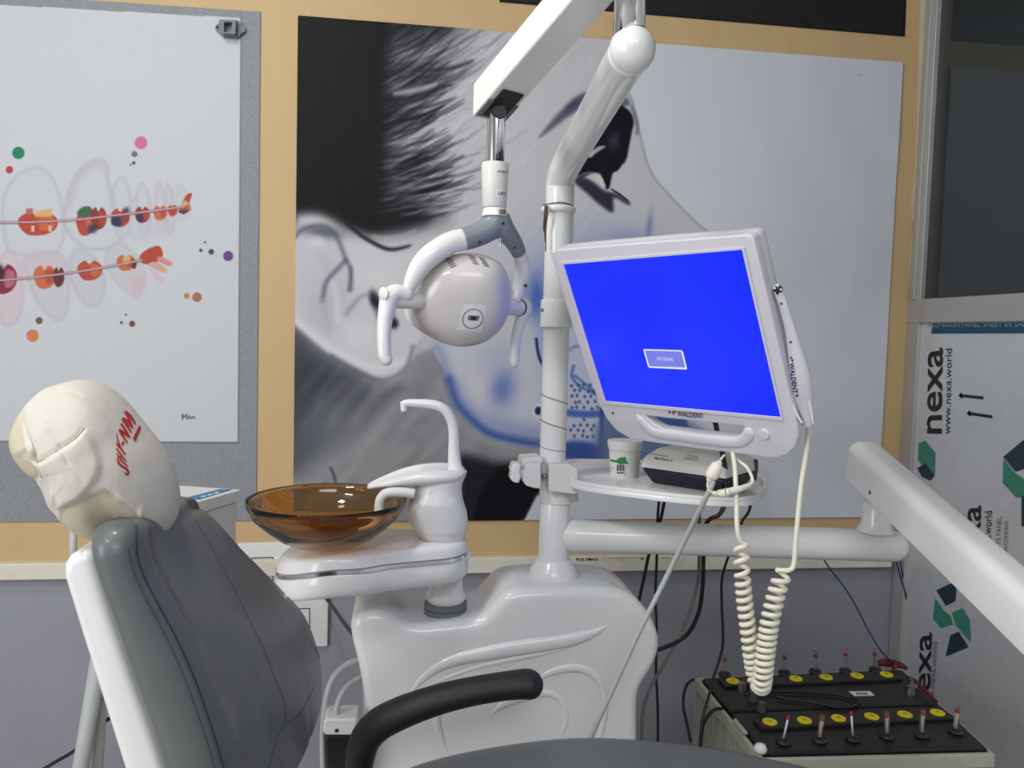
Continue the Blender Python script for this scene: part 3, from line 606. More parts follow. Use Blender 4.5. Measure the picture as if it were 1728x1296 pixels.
# ================================================================== DENTAL UNIT: cabinet, pole, tube
PY = 1.50
cab = empty('dental_unit_cabinet', (0.2, 1.54, 0), 'white moulded dental unit cabinet with swirl reliefs standing behind the armrest', 'dental cabinet')
FY = 1.42
body_o = [(591, 1066), (592, 1054), (600, 1043), (614, 1035), (635, 1032.5), (656, 1038), (681, 1051), (709, 1056), (752, 1053), (790, 1048.5), (815, 1041), (833, 1024), (850, 1006), (868, 998), (890, 995), (960, 992), (1034, 995), (1069, 1007), (1094, 1032), (1108, 1057), (1115, 1081), (1113, 1106), (1103, 1130), (1089, 1152), (1080, 1173), (1078, 1201), (1078, 1243), (1080, 1296)]
bo = [at(x, y, FY) for x, y in body_o]
xr, xl = bo[-1].x, at(612, 1187, FY).x
left_o = [(610, 1230), (612, 1190), (609, 1152), (602, 1116), (594, 1085)]
base = [Vector((xr, FY, 0.5)), Vector((xr, FY, 0.0)), Vector((xl-0.005, FY, 0)), Vector((xl, FY, 0.5))]
outl = [Vector(q) for q in cr([tuple(v) for v in bo+[base[0]]], 3)]+[base[1], base[2], base[3]]+[Vector(q) for q in cr([tuple(at(x, y, FY)) for x, y in left_o], 3)]
def dedupe(L):
    o = []
    for q in L:
        if not o or (q-o[-1]).length > 1e-4: o.append(q)
    return o
def insxz(L, g):
    out = []; n = len(L); A = sum(L[i].x*L[(i+1) % n].z-L[(i+1) % n].x*L[i].z for i in range(n)); sg_ = 1 if A > 0 else -1
    for i, q in enumerate(L):
        t = L[(i+1) % n]-L[i-1]; t.y = 0; t.normalize(); out.append(q+Vector((-t.z, 0, t.x))*g*sg_)
    return out
outl = dedupe(outl); lays = []; RB = 0.020
for a in (90, 75, 60, 45, 30, 15, 0): a = math.radians(a); lays.append([q+Vector((0, RB*(1-math.sin(a)), 0)) if 0 else q+Vector((0, RB*(1-math.sin(a)), 0)) for q in insxz(outl, RB*(1-math.cos(a)))])
for a in (0, 30, 60, 90): a = math.radians(a); lays.append([q+Vector((0, 0.165-0.008*(1-math.sin(a)), 0)) for q in insxz(outl, 0.008*(1-math.cos(a)))])
V = [v for l in lays for v in l]; n_ = len(outl); F = []
for i in range(len(lays)-1):
    for k in range(n_): F.append([i*n_+k, i*n_+(k+1) % n_, (i+1)*n_+(k+1) % n_, (i+1)*n_+k])
from mathutils.geometry import tessellate_polygon
for li in (0, len(lays)-1):
    for t in tessellate_polygon([[Vector((q.x, q.z, 0)) for q in lays[li]]]): F.append([li*n_+i for i in t])
cabm = mk('body', V, F, WHITE, cab, autos=60)
tcab = bvh(cabm)
def relief(name, P, seg=12, sink=0.35):
    """P: (px,py,radius px) ridge moulded on the cabinet front"""
    c = cr(P, 6); pts = drop([(q[0], q[1]) for q in c], tcab, 0.0); r = [float(q[2])*FY/FPX for q in c]
    return mk(name, *tube([p+Vector((0, 0.001, 0)) for p in pts], r, seg, flat=(Vector((0, 1, 0)), 0.55), roundcap=True), WHITE, cab)
relief('relief_swirl', [(694, 1168, 3), (716, 1143, 7), (742, 1125, 9), (775, 1112, 11), (820, 1103, 13), (870, 1094, 14), (920, 1087, 13.5), (965, 1079, 12), (1000, 1069, 8), (1020, 1059, 4), (1029, 1052, 1)])
relief('relief_swirl', [(690, 1175, 1), (740, 1150, 3), (800, 1128, 4), (860, 1114, 5), (930, 1099, 5), (990, 1080, 3), (1020, 1062, 1)])
relief('relief_swirl', [(905, 1150, 3), (925, 1137, 6), (950, 1129, 8), (978, 1128, 8), (1000, 1138, 7), (1014, 1156, 6), (1021, 1180, 6), (1020, 1210, 6), (1012, 1245, 5)])
relief('relief_swirl', [(825, 1210, 1), (840, 1196, 5), (858, 1184, 8), (885, 1175, 9), (915, 1170, 7), (936, 1174, 6), (950, 1190, 5.5), (956, 1210, 5), (950, 1236, 4)])
relief('relief_swirl', [(745, 1182, 1), (739, 1200, 5), (738, 1220, 7), (744, 1245, 6), (756, 1272, 2)])
# pole
xp = at(935, 900, PY).x
def zc(py, px=937, Y=PY): return at(px, py, Y).z
ZCT = max(q.z for q in outl)-0.0015
pole = empty('support_pole', (xp, PY, zc(983)), 'white tubular support pole rising from the cabinet with a side tube and bent arm', 'support pole')
mk('base_cone', *lathe([(0.0, 0), (0.049, 0), (0.049, 0.004), (0.044, 0.016), (0.035, 0.030), (0.033, 0.034), (0, 0.034)], (xp, PY, ZCT), 48), WHITE, pole, autos=50)
xpu = at(936, 650, PY).x
lowp = J(lathe([(0.0295, 0), (0.0295, zc(846)-zc(962)), (0.028, zc(844)-zc(962))], (xp, PY, zc(962)), 48), lathe([(0.032, 0), (0.032, zc(815)-zc(846)), (0.029, zc(812)-zc(846))], (xp+0.001, PY, zc(846)), 48))
mk('lower_pole', *lowp, WHITE, pole, autos=50)
mk('upper_pole', *lathe([(0.0252, 0), (0.0252, zc(545)-zc(815)), (0.0266, zc(540)-zc(815)), (0.0266, zc(300)-zc(815))], (xpu, PY, zc(815)), 40), WHITE, pole, autos=50)
mk('coupling_sleeve', *lathe([(0.026, 0), (0.0305, 0.001), (0.031, 0.004), (0.031, zc(510)-zc(553)), (0.0295, zc(506)-zc(553)), (0.026, zc(505)-zc(553))], (xpu, PY, zc(553)), 40), WHITE, pole, autos=50)
mk('screw', *lathe([(0, 0), (0.004, 0), (0.003, 0.003), (0, 0.0035)], at(916, 523, PY-0.01), 12, (-1, -0.3, 0)), STEEL, pole)
mk('ring_collar', *lathe([(0.027, 0)]+[(0.0275+0.006*math.sin(a), 0.007-0.007*math.cos(a)) for a in np.linspace(0.1, 3.04, 9)]+[(0.027, 0.014)], at(942, 361, PY), 40), WHITE, pole)
# bent arm up to the ball
bend = [(944, 352, PY, 0.0258), (944, 325, PY, 0.0258), (945, 307, PY-0.002, 0.0262), (952, 286, PY-0.025, 0.0272), (968, 256, 1.425, 0.0275), (1004, 192, 1.29, 0.028), (1040, 128, 1.14, 0.0285), (1064, 88, 1.04, 0.0285)]
mk('bent_arm', *ptube(bend, 32, 6), WHITE, pole)
bc = at(1067, 84, 1.04)
mk('ball_joint', *lathe([(0.0, -0.0305)]+[(0.0305*math.cos(a), 0.0305*math.sin(a)) for a in np.linspace(-1.4, 1.4, 17)]+[(0, 0.0305)], bc, 36), WHITE, pole)
# raised strip cover along the arm's underside
sc_ = cr([(956, 296, 1.46, 2.5), (985, 248, 1.39, 6), (1014, 200, 1.27, 9), (1045, 150, 1.14, 12), (1060, 124, 1.075, 10)], 6)
mk('strip_cover', *tube([at(q[0]+4, q[1]+2, q[2]-0.014) for q in sc_], [float(q[3])*q[2]/FPX for q in sc_], 12, roundcap=True, flat=(Vector((0, 1, 0.2)).normalized(), 0.6)), WHITE2, pole)
ctop = at(1056, -170, 1.04)
mk('chrome_post', *tube([at(1058, 62, 1.04), Vector((at(1058, 62, 1.04).x, 1.04, ctop.z))], 0.0182, 32), CHROME, pole)
mk('post_bracket', *J(tube([Vector((at(1058, 62, 1.04).x+0.011, 1.027, at(1058, 50, 1.04).z)), Vector((at(1058, 62, 1.04).x+0.011, 1.027, ctop.z))], 0.009, 16)), CHROME, pole)
# horizontal tube
zt_ = at(960, 903, PY).z
e1 = at_z(1505, 921, zt_); 
hx = [Vector((xp+0.012, PY, zt_)), Vector((xp+0.03, PY, zt_)), Vector((xp+0.2, PY+(e1.y-PY)*0.3, zt_)), e1]
mk('side_tube', *tube([hx[0]+(hx[3]-hx[0])*t for t in (0.0, 0.04, 0.07, 0.12, 0.5, 1.0)], [0.024, 0.034, 0.0315, 0.0306, 0.0306, 0.0306], 40, roundcap=True), WHITE, pole)
sx = at_z(1476, 921, zt_); zs = lambda py: at(1477, py, sx.y).z
mk('stub', *lathe([(0.034, 0), (0.028, 0.01), (0.0265, 0.018), (0.0265, zs(852)-zs(893)+0.006), (0.024, zs(851)-zs(893)+0.008)], (sx.x, sx.y, zs(896)), 36), WHITE, pole, autos=60)
mk('chrome_pin', *lathe([(0.013, 0), (0.013, 0.05)], (sx.x-0.002, sx.y, zs(858)), 24), CHROME, pole, autos=50)
# string wound on the pole
def wrap(py0, dx, turns=0.5, R=0.0266, n=20):
    z0 = zc(py0); return [Vector((xpu+(R-0.0008)*math.cos(a), PY+(R-0.0008)*math.sin(a), z0-dx*(a-math.pi)/math.pi)) for a in np.linspace(math.pi, math.pi+2*math.pi*turns, n)]
mk('wound_line', *J(tube(wrap(664, 0.022, 1), 0.0007, 6), tube(wrap(707, 0.022, 1), 0.0007, 6), tube(wrap(752, 0.012, 1), 0.0005, 6)), DKGREY, pole)
tw = empty('twine', at(925, 400, PY-0.03), 'brown twine knotted round the ring collar of the pole and hanging down', 'twine')
ring = [at(942, 347, PY)+Vector((0.0285*math.cos(a), 0.0285*math.sin(a), 0.001*math.sin(3*a))) for a in np.linspace(0, 2*math.pi, 36)]
mk('loop', *tube(ring, 0.0012, 6), TWINE, tw)
for dx_, y1 in ((0, 408), (2.5, 424), (-2, 392)):
    mk('tail', *ptube([(922+dx_, 347, PY-0.030, 0.0014), (921+dx_, 362, PY-0.038, 0.0017), (919+dx_*0.8, 385, PY-0.031, 0.0015), (920+dx_*0.4, y1, PY-0.028, 0.0011)], 6), TWINE, tw)

# ================================================================== INSTRUMENT ARM (right)
ia = empty('instrument_arm', (sx.x-0.002, sx.y, zs(853)), 'glossy white box section arm sloping down to the right in front of panel film', 'swing arm')
A0 = at(1450, 766, sx.y); A1 = at(1728+92, 1100, 0.86)
d_ = (A1-A0).normalized(); w_ = d_.cross(Vector((0, 0, 1))).normalized(); u_ = w_.cross(d_).normalized()
def arm_sec(hu, hw, r, n=6):
    P = []
    for cx, cy, a0 in ((hw-r, hu-r, 0), (-hw+r, hu-r, 90), (-hw+0.004, -hu+0.004, 180), (hw-0.004, -hu+0.004, 270)):
        rr = r if cy > 0 else 0.004
        for k in range(n+1):
            a = math.radians(a0+90*k/n); P.append((cx+rr*math.cos(a), cy+rr*math.sin(a)))
    return P
A0 = A0-u_*0.004; A1 = A1-u_*0.004
sec = arm_sec(0.037, 0.031, 0.021); n_ = len(sec); V, F = [], []; L_ = (A1-A0).length
sts = [(0, 0.55, 0.60), (0.003, 0.80, 0.80), (0.010, 0.93, 0.93), (0.024, 1, 1), (L_, 1, 1)]
for s_, su, sw in sts:
    for a, b in sec: V.append(A0+d_*s_+w_*a*sw+u_*(b*su))
for i in range(len(sts)-1):
    for k in range(n_): F.append([i*n_+k, i*n_+(k+1) % n_, (i+1)*n_+(k+1) % n_, (i+1)*n_+k])
F += [list(range(n_)), [(len(sts)-1)*n_+k for k in range(n_)]]
arm_o = mk('arm_cover', V, F, WHITE, ia, autos=40)
tarm = bvh(arm_o)
mk('screw', *lathe([(0, 0), (0.0042, 0), (0.0034, 0.0022), (0, 0.003)], drop([(1468, 831)], tarm, 0)[0], 16, tuple(-w_ if w_.y > 0 else w_)), STEEL, ia)

# ================================================================== OPERATING LIGHT
lampY = 1.30
la = empty('operating_light', at(838, 606, lampY), 'white dental operating light with two handles hanging from box section arm', 'operating light')
B0 = at(822, 166, lampY+0.005); B1 = at(1072, -128, 1.035)
d2 = (B1-B0).normalized(); w2 = d2.cross(Vector((0, 0, 1))).normalized(); u2 = w2.cross(d2).normalized()
B0 = B0-w2*0.010; B1 = B1-w2*0.010; H2, W2_ = 0.0235, 0.031
V = []
for sgn in (-1, 1):
    T = B0+u2*H2+w2*W2_*sgn; V += [T, T-Vector((0, 0, 1))*(2*H2/u2.z), B1+u2*H2+w2*W2_*sgn, B1-u2*H2+w2*W2_*sgn]
F = [[0, 1, 3, 2], [4, 6, 7, 5], [0, 4, 5, 1], [2, 3, 7, 6], [0, 2, 6, 4], [1, 5, 7, 3]]
mk('arm_cover', V, F, WHITE, la, smooth=False, bevel=0.003, bseg=3)
mk('end_skirt', *obox(B0-u2*0.0245+d2*0.004, d2, w2, u2, 0.020, 0.0300, 0.0015), RUBG, la, smooth=False, bevel=0.003)
mk('arm_opening', *obox(B0+d2*0.020-u2*0.0245, d2, w2, u2, 0.030, 0.020, 0.0024), INK, la, smooth=False)
hub = at(838, 186, lampY)
mk('pivot', *lathe([(0.0, -0.013), (0.011, -0.013), (0.0125, -0.01), (0.0125, 0.01), (0.011, 0.013), (0, 0.013)], at(841, 190, lampY-0.004), 24, (0, 1, 0)), INK, la, autos=40)
zl = lambda py: at(838, py, lampY).z
xl0 = at(837, 230, lampY).x
mk('chrome_tube', *lathe([(0.0148, 0), (0.0148, zl(178)-zl(285))], (xl0, lampY, zl(285)), 32), CHROME, la, autos=50)
mk('cable_stub', *lathe([(0.0045, 0), (0.0045, 0.010), (0.003, 0.016), (0.001, 0.018)], at(841, 275, lampY-0.0165), 12), INK, la)
slv = mk('sleeve', *lathe([(0.018, 0), (0.0195, 0.002), (0.0225, zl(280)-zl(351)), (0.022, zl(276)-zl(351)), (0.014, zl(275.5)-zl(351))], (xl0, lampY, zl(351)), 40), WHITE2, la, autos=50)
tslv = bvh(slv)
px_poly('label', [quad_px(838, 283, 857, 294), quad_px(838, 320, 857, 332)], tslv, PAPER, slv, 0.0003)
px_text('lettering', 'ACDC 12V', (839, 291), (1, 0.12), (0, -1), 6.0, tslv, INK, slv, bold=0.01)
px_text('lettering', 'LED', (840, 328.5), (1, 0.05), (0, -1), 7.5, tslv, INK, slv, bold=0.01)
nk = mk('neck', *lathe([(0.0, 0), (0.0215, 0), (0.0208, 0.006), (0.0185, zl(352)-zl(366)), (0.0, zl(352)-zl(366))], (xl0+0.001, lampY, zl(366)), 36), WHITE, la, autos=50)
px_poly('rating_plate', [quad_px(842, 353.5, 857, 361.5)], bvh(nk), mat('plate_beige', (150, 146, 130), 0.4, metal=0.4, noise=0.03), nk, 0.0006)
def remesh(o, vox, sm=4):
    r = o.modifiers.new('remesh', 'REMESH'); r.mode = 'VOXEL'; r.voxel_size = vox; r.use_smooth_shade = True
    s = o.modifiers.new('smooth', 'SMOOTH'); s.iterations = sm; s.factor = 0.5
lY, rY = 1.27, 1.37
hubg = J(ptube([(838, 364, lampY, 0.0195), (832, 380, lampY, 0.021), (815, 392, 1.295, 0.0195), (797, 400, 1.29, 0.0185), (779, 404.5, 1.285, 0.0178)], 20, 5),
         ptube([(840, 364, lampY, 0.0185), (846, 382, lampY+0.005, 0.020), (858, 397, 1.315, 0.0165), (868, 411, 1.33, 0.0145), (876, 427, 1.345, 0.0128)], 20, 5))
hubo = mk('yoke_hub', *hubg, HUBG, la); remesh(hubo, 0.0022)
mk('yoke_arm', *ptube([(782, 404, 1.285, 0.0175), (762, 409, 1.28, 0.0178), (742, 420, 1.275, 0.0180), (722, 435, 1.27, 0.0175), (707, 453, 1.27, 0.0160), (695, 475, 1.27, 0.0125), (687, 494, 1.272, 0.0085)], 22, 6, flat=(Vector((0, 1, 0)), 0.9)), WHITE, la)
mk('yoke_arm', *ptube([(874, 423, 1.343, 0.0128), (880, 440, 1.355, 0.0127), (882, 456, 1.36, 0.0126), (878, 476, 1.365, 0.0125), (872, 495, 1.365, 0.0118), (866, 508, 1.36, 0.0105)], 22, 6), WHITE, la)
thub = bvh(hubo)
for x, y in ((849, 377), (809, 408), (868, 417)): mk('screw_hole', *lathe([(0, -0.001), (0.0024, 0), (0.0022, 0.0007), (0, 0.001)], drop([(x, y)], thub, 0.0002)[0], 12, (0.1, -1, 0)), INK, la)
mk('switch', *tube([drop([(844, 403)], thub, 0)[0], drop([(848, 406)], thub, 0.012)[0]], 0.0014, 10, roundcap=True), CHROME, la)
mk('switch_ring', *lathe([(0, 0), (0.0042, 0), (0.0036, 0.002), (0, 0.002)], drop([(844, 403)], thub, 0)[0], 14, (0.1, -1, 0)), CHROME, la)
# lamp head
hd = [(774, 428), (800, 428), (825, 433), (845, 445), (857, 465), (862, 490), (861, 515), (855, 538), (842, 558), (822, 573), (798, 581), (775, 582), (748, 576), (722, 564), (702, 550), (691, 532), (688, 510), (692, 488), (704, 466), (724, 447), (748, 434)]
hN = Vector((-0.14, -1, -0.34)).normalized(); hC = at(778, 508, 1.32)
hout = [onp(x, y, hC, hN) for x, y in [(float(q[0]), float(q[1])) for q in cr(hd, 4, True)]]
shell = mk('shell', *inflate(hout, hC, hN, 0.050, 0.030, p=3.0, M=26), mat('shell_plastic', (196, 192, 190), 0.3, noise=0.015, nscale=9, coat=0.3), la)
rimp = [(float(q[0])-5.5, float(q[1])-1.0) for q in cr([(774, 428), (800, 429), (825, 433), (848, 445), (862, 468), (868, 490), (866, 515), (855, 538), (842, 553), (822, 565), (798, 571), (770, 570), (745, 565), (720, 560), (698, 548), (689, 532), (687, 510), (692, 488), (705, 466), (726, 447), (748, 434)], 4, True)]
hC2 = at(772, 505, 1.372)
mk('rim', *inflate([onp(x, y, hC2, hN) for x, y in rimp], hC2, hN, 0.014, 0.040, p=3.2, M=14), WHITE, la)
ts = bvh(shell)
vents = []
for (x0, y0, dx, dy, cnt) in ((752, 438, 10, -3.5, 5), (790, 431, 10, 1.5, 5), (808, 434, 10, 3.2, 5)):
    for k in range(cnt):
        a = (x0+k*1.9, y0+k*3.2); vents.append([(a[0], a[1]), (a[0]+dx, a[1]+dy), (a[0]+dx+0.4, a[1]+dy+1.3), (a[0]+0.4, a[1]+1.3)])
px_poly('vent_slot', vents, ts, DKGREY, shell, 0.0006)
px_poly('sticker', [[(783, 513), (820, 515), (815, 560), (770, 557)]], ts, mat('sticker', (206, 206, 206), 0.35), shell, 0.0004)
el = disc2(0, 0, 17.5, 15.5, 36); rot = lambda q, a: (q[0]*math.cos(a)-q[1]*math.sin(a), q[0]*math.sin(a)+q[1]*math.cos(a))
elp = [(797.5+rot(q, -0.6)[0], 537.5+rot(q, -0.6)[1]) for q in el]
mk('logo_ring', *tube(drop(elp+elp[:1], ts, 0.0008), 0.0006, 6), mat('teal_ink', (52, 92, 104), 0.4, noise=0.02), shell)
px_poly('logo', [[(790, 532), (810, 533), (806, 541), (789, 540)]], ts, GREYINK, shell, 0.0008); px_poly('logo', [[(795, 533), (804, 534), (802, 540), (794, 539)]], ts, INK, shell, 0.0014)
# handles
LAV = WHITE2
mk('pivot_tube', *ptube([(662, 507, 1.27, 0.0125), (700, 508, 1.285, 0.0128), (716, 510, 1.30, 0.0128)], 26), WHITE2, la)
mk('handle', *ptube([(686, 497, 1.27, 0.011), (670, 494, 1.268, 0.0142), (658, 502, 1.265, 0.0148), (653, 520, 1.262, 0.0132), (649, 545, 1.258, 0.0115), (648, 575, 1.255, 0.0108), (649, 598, 1.254, 0.0105), (652, 607, 1.253, 0.0095)], 24, 6, roundcap=True), WHITE, la)
mk('handle_button', *lathe([(0, 0), (0.0105, 0), (0.0105, 0.002), (0.008, 0.0035), (0, 0.004)], at(648, 496, 1.254), 24, (-0.75, -0.66, 0)), WHITE2, la, autos=40)
mk('pivot_tube', *ptube([(848, 517, 1.34, 0.0142), (868, 519, 1.37, 0.0142), (878, 519, 1.38, 0.0145)], 26), WHITE2, la)
mk('pivot_groove', *ptube([(875, 519, 1.376, 0.0149), (877, 519, 1.379, 0.0149)], 26, 1), DKGREY, la)
mk('handle', *ptube([(876, 519, 1.38, 0.0145), (883, 516, 1.385, 0.0142), (885, 524, 1.385, 0.0125), (879, 540, 1.385, 0.0105), (873, 560, 1.385, 0.0096), (869, 585, 1.385, 0.0090), (868, 606, 1.385, 0.0085), (868, 613, 1.385, 0.0078)], 24, 6, roundcap=True), WHITE2, la)
mk('handle_screw', *lathe([(0, 0), (0.003, 0), (0.0025, 0.001), (0, 0.001)], at(887, 482, 1.35), 10, (0.3, -1, 0)), INK, la)

# ================================================================== MONITOR
def cw(x, y, z): return CO+rt*x+upv*y+fwd*z
mTL, mTR, mBR, mBL = cw(.0861, .198, 1.325), cw(.308, .179, 1.068), cw(.388, -.048, 1.153), cw(.166, -.029, 1.41)
mX = (mTR-mTL).normalized(); mY = (mTL-mBL); mY = (mY-mX*mY.dot(mX)).normalized(); mN = mX.cross(mY)
if mN.dot(CO-mTL) < 0: mN = -mN
mC = (mTL+mTR+mBR+mBL)/4
def mp(x, y, off=0.0): return onp(x, y, mC+mN*off, mN)
mo = empty('monitor', mC-mN*0.05-Vector((0, 0, 0.2)), 'tilted white monitor with a plain blue screen hung beside the pole', 'monitor')
out_px = [(931, 437), (930.5, 428), (938, 422), (1000, 416.5), (1100, 408.5), (1200, 401), (1258, 396.5), (1267, 398), (1272, 405), (1290, 480), (1312, 577), (1330, 655), (1345, 715), (1347, 735), (1342, 754), (1330, 767), (1313, 773), (1297, 773), (1260, 768), (1180, 758), (1100, 747), (1064, 741), (1040, 727), (1024, 708), (1012, 685), (992, 630), (970, 563), (950, 500)]
hole_px = [(1090, 702), (1130, 706.5), (1200, 713.5), (1255, 719), (1257, 724), (1252, 735), (1240, 738), (1180, 733), (1118, 724), (1103, 716), (1093, 707)]
BK = 0.017
mk('housing', *prism([mp(x, y) for x, y in out_px], -mN*BK, [[mp(x, y) for x, y in hole_px]]), MONW, mo, bevel=0.005, bseg=5, bang=55, smooth=True)
rs_px = [(931, 437), (930.5, 428), (938, 422), (1000, 416.5), (1100, 408.5), (1200, 401), (1258, 396.5), (1267, 398), (1272, 405), (1290, 480), (1312, 577), (1330, 655), (1336, 684), (1250, 676), (1130, 664), (1014, 655), (992, 630), (970, 563), (950, 500)]
mk('rear_shell', *prism([mp(x, y)-mN*(BK-0.0035) for x, y in rs_px], -mN*0.021), MONW, mo, bevel=0.006, bseg=4, bang=55)
BK = 0.0345
bc_ = [mC-mN*BK+mX*sx_*a+mY*sy_*b for sx_, a, sy_, b in ((-1, .15, 1, .11), (1, .15, 1, .11), (1, .15, -1, .09), (-1, .15, -1, .09))]
mk('back_cover', *prism(bc_, -mN*0.025), MONW, mo, bevel=0.015, smooth=True, bang=50)
# grip moulding round the slot
def off_poly(P, g):
    cx = sum(p[0] for p in P)/len(P); cy = sum(p[1] for p in P)/len(P)
    return [(cx+(p[0]-cx)*(1+g), cy+(p[1]-cy)*(1+g*2.2)) for p in P]
grip = cr([tuple(mp(x, y, 0.000)) for x, y in [(1074, 700), (1090, 719), (1108, 731), (1150, 737), (1210, 745), (1244, 746), (1260, 738), (1267, 722)]], 5)
mk('grip_moulding', *tube(grip, [0.002, 0.005]+[0.0095]*(len(grip)-4)+[0.005, 0.002], 18, flat=(mN, 0.42)), MONW, mo)
SCR = mat('screen_blue', (0, 0, 20), 0.25, emit=((17, 40, 255), 1.15))
scr_c = [(952, 446), (1253, 421), (1318, 703), (1023, 676)]
mk('screen', *prism([mp(x, y, 0.0005) for x, y in scr_c], mN*0.0004), SCR, mo, smooth=False)
def ring_geo(O, I, h): return prism([mp(x, y) for x, y in O], mN*h, [[mp(x, y) for x, y in I]])
mk('bezel_lip', *ring_geo([(947, 442), (1257, 416), (1323, 709), (1019, 681)], [(952, 446), (1253, 421), (1318, 703), (1023, 676)], 0.0022), MONW, mo, smooth=False, bevel=0.0006, bseg=2)
box_o = [(1086.5, 589), (1150, 591), (1152.5, 593.5), (1159.5, 622), (1158, 623.5), (1096, 620.5), (1093.5, 618), (1086, 591)]
box_i = [(1088.8, 591.3), (1149, 593), (1150, 594), (1156.3, 619), (1155.5, 620), (1097, 618.2), (1095.6, 617), (1088.5, 592)]
mk('message_frame', *prism([mp(x, y, 0.001) for x, y in box_o], mN*0.0003, [[mp(x, y, 0.001) for x, y in box_i]]), mat('screen_white', (20, 20, 20), 0.3, emit=((215, 225, 255), 1.0)), mo, smooth=False)
mk('message_box', *prism([mp(x, y, 0.001) for x, y in box_i], mN*0.0002), mat('screen_lilac', (20, 20, 20), 0.3, emit=((112, 120, 218), 1.0)), mo, smooth=False)
def mtext(name, s, a, b, h, m, bold=0.0, off=0.0014):
    tv, tf = text_geo(s, 1.0, bold=bold); mx = max(v.x for v in tv)
    return mk(name, [mp(a[0]+(b[0]-a[0])*v.x/mx+h[0]*v.y/0.73, a[1]+(b[1]-a[1])*v.x/mx+h[1]*v.y/0.73, off) for v in tv], tf, m, mo, smooth=False)
mtext('message_lettering', 'NO SIGNAL', (1109, 608), (1137.5, 609), (-1.5, -6), mat('screen_text', (20, 20, 20), 0.3, emit=((205, 212, 250), 1.0)), 0.0)
mtext('brand_lettering', 'WALDENT', (1143, 702.2), (1187.5, 706), (-1.6, -9.0), NAVY, 0.012, 0.0026)
for nm, P, c in (('logo_mark', [(1129, 693), (1132, 695), (1131, 697.5), (1128, 697)], NAVY), ('logo_mark', [(1134, 694), (1139, 693), (1139, 699), (1135, 700)], mat('logo_red', (170, 90, 80), 0.5)), ('logo_mark', [(1137, 692), (1141, 694), (1139, 697), (1136, 696)], GREEN)):
    mk(nm, *prism([mp(x, y, 0.0003) for x, y in P], mN*0.0004), c, mo, smooth=False)
mk('power_button', *lathe([(0, 0), (0.0085, 0), (0.0085, 0.002), (0.0075, 0.0035), (0, 0.0035)], mp(1290.5, 732, 0), 28, tuple(mN)), MONW, mo, autos=40)
mk('indicator_hole', *lathe([(0, 0), (0.0022, 0), (0.0022, 0.0006), (0, 0.0006)], mp(1034.5, 697, 0), 12, tuple(mN)), INK, mo)
ma = mC-mN*0.058; sl = at(940, 530, PY)
mk('mount_arm', *tube([sl+Vector((0.01, 0, 0)), sl+Vector((0.12, -0.0, 0)), ma-mN*0.05, ma], 0.018, 24), WHITE, mo)
# rear flat holder (camera clip) on the right edge + handpiece
cp = empty('intraoral_camera', mp(1365, 716, -0.02), 'white pen shaped dental camera standing clipped on right edge of the monitor', 'dental camera')
CO_ = -0.016
def cpt(L, n=6, **k):
    c = cr([(*mp(q[0], q[1], q[3] if len(q) > 3 else CO_), q[2]) for q in L], n); return tube([Vector(x[:3]) for x in c], [float(x[3])*1.10/FPX for x in c], 22, **k)
camb = mk('handpiece', *cpt([(1313, 488, 9), (1317, 500, 8.5), (1322, 514, 8.3), (1327, 532, 8.6), (1333, 552, 9.6), (1338, 573, 11.5), (1342.5, 593, 14), (1347, 613, 16.5), (1350.5, 632, 18.5), (1353, 650, 18.8), (1356, 668, 17), (1359, 686, 14), (1362.5, 703, 11.5), (1364.5, 715, 9.5)], roundcap=True, flat=(mN, 0.7)), MONW, cp)
tcm = bvh(camb)
px_poly('lens_face', [[(1307, 481), (1313, 480), (1319, 485), (1321, 493), (1318, 498), (1311, 497), (1306, 490)]], tcm, WHITE, cp, 0.0012)
px_poly('lens', [disc2(1313.3, 489, 6.2, 7, 16)], tcm, INK, cp, 0.0022)
px_poly('led', [disc2(x, y, 1.3, 1.4, 8) for x, y in ((1309.5, 486), (1310, 492.5), (1316.5, 494), (1317, 488), (1313, 483.5))], tcm, PAPER, cp, 0.0032)
px_poly('screw_hole', [disc2(x, y, 2.0, 2.2, 12) for x, y in ((1318.7, 512), (1334.8, 577), (1345.5, 667))], tcm, DKGREY, cp, 0.001)
px_text('brand_lettering', 'WALDENT', (1332.5, 613), (0.13, 1), (1, -0.1), 10.5, tcm, NAVY, cp, bold=0.02, space=1.0)
px_poly('logo_mark', [[(1334, 601), (1337, 603), (1336, 605), (1334, 604)], [(1336, 606), (1338, 605), (1339, 610), (1337, 611)]], tcm, NAVY, cp, 0.001)
mk('clip', *J(cpt([(1328.5, 643, 1.5, -0.006), (1329, 655, 2, -0.004), (1335, 676, 2.2, -0.003), (1345, 700, 2.2, -0.003), (1354, 714, 2, -0.004)]), cpt([(1372, 644, 1.5, -0.02), (1366, 656, 2.4, -0.015), (1364.5, 672, 2.4, -0.012), (1369, 692, 2.4, -0.012), (1372, 716, 2, -0.012)]), cpt([(1345, 690, 13, -0.028), (1352, 706, 11, -0.028), (1358, 716, 9, -0.026)], flat=(mN, 0.5))), WHITE, cp)

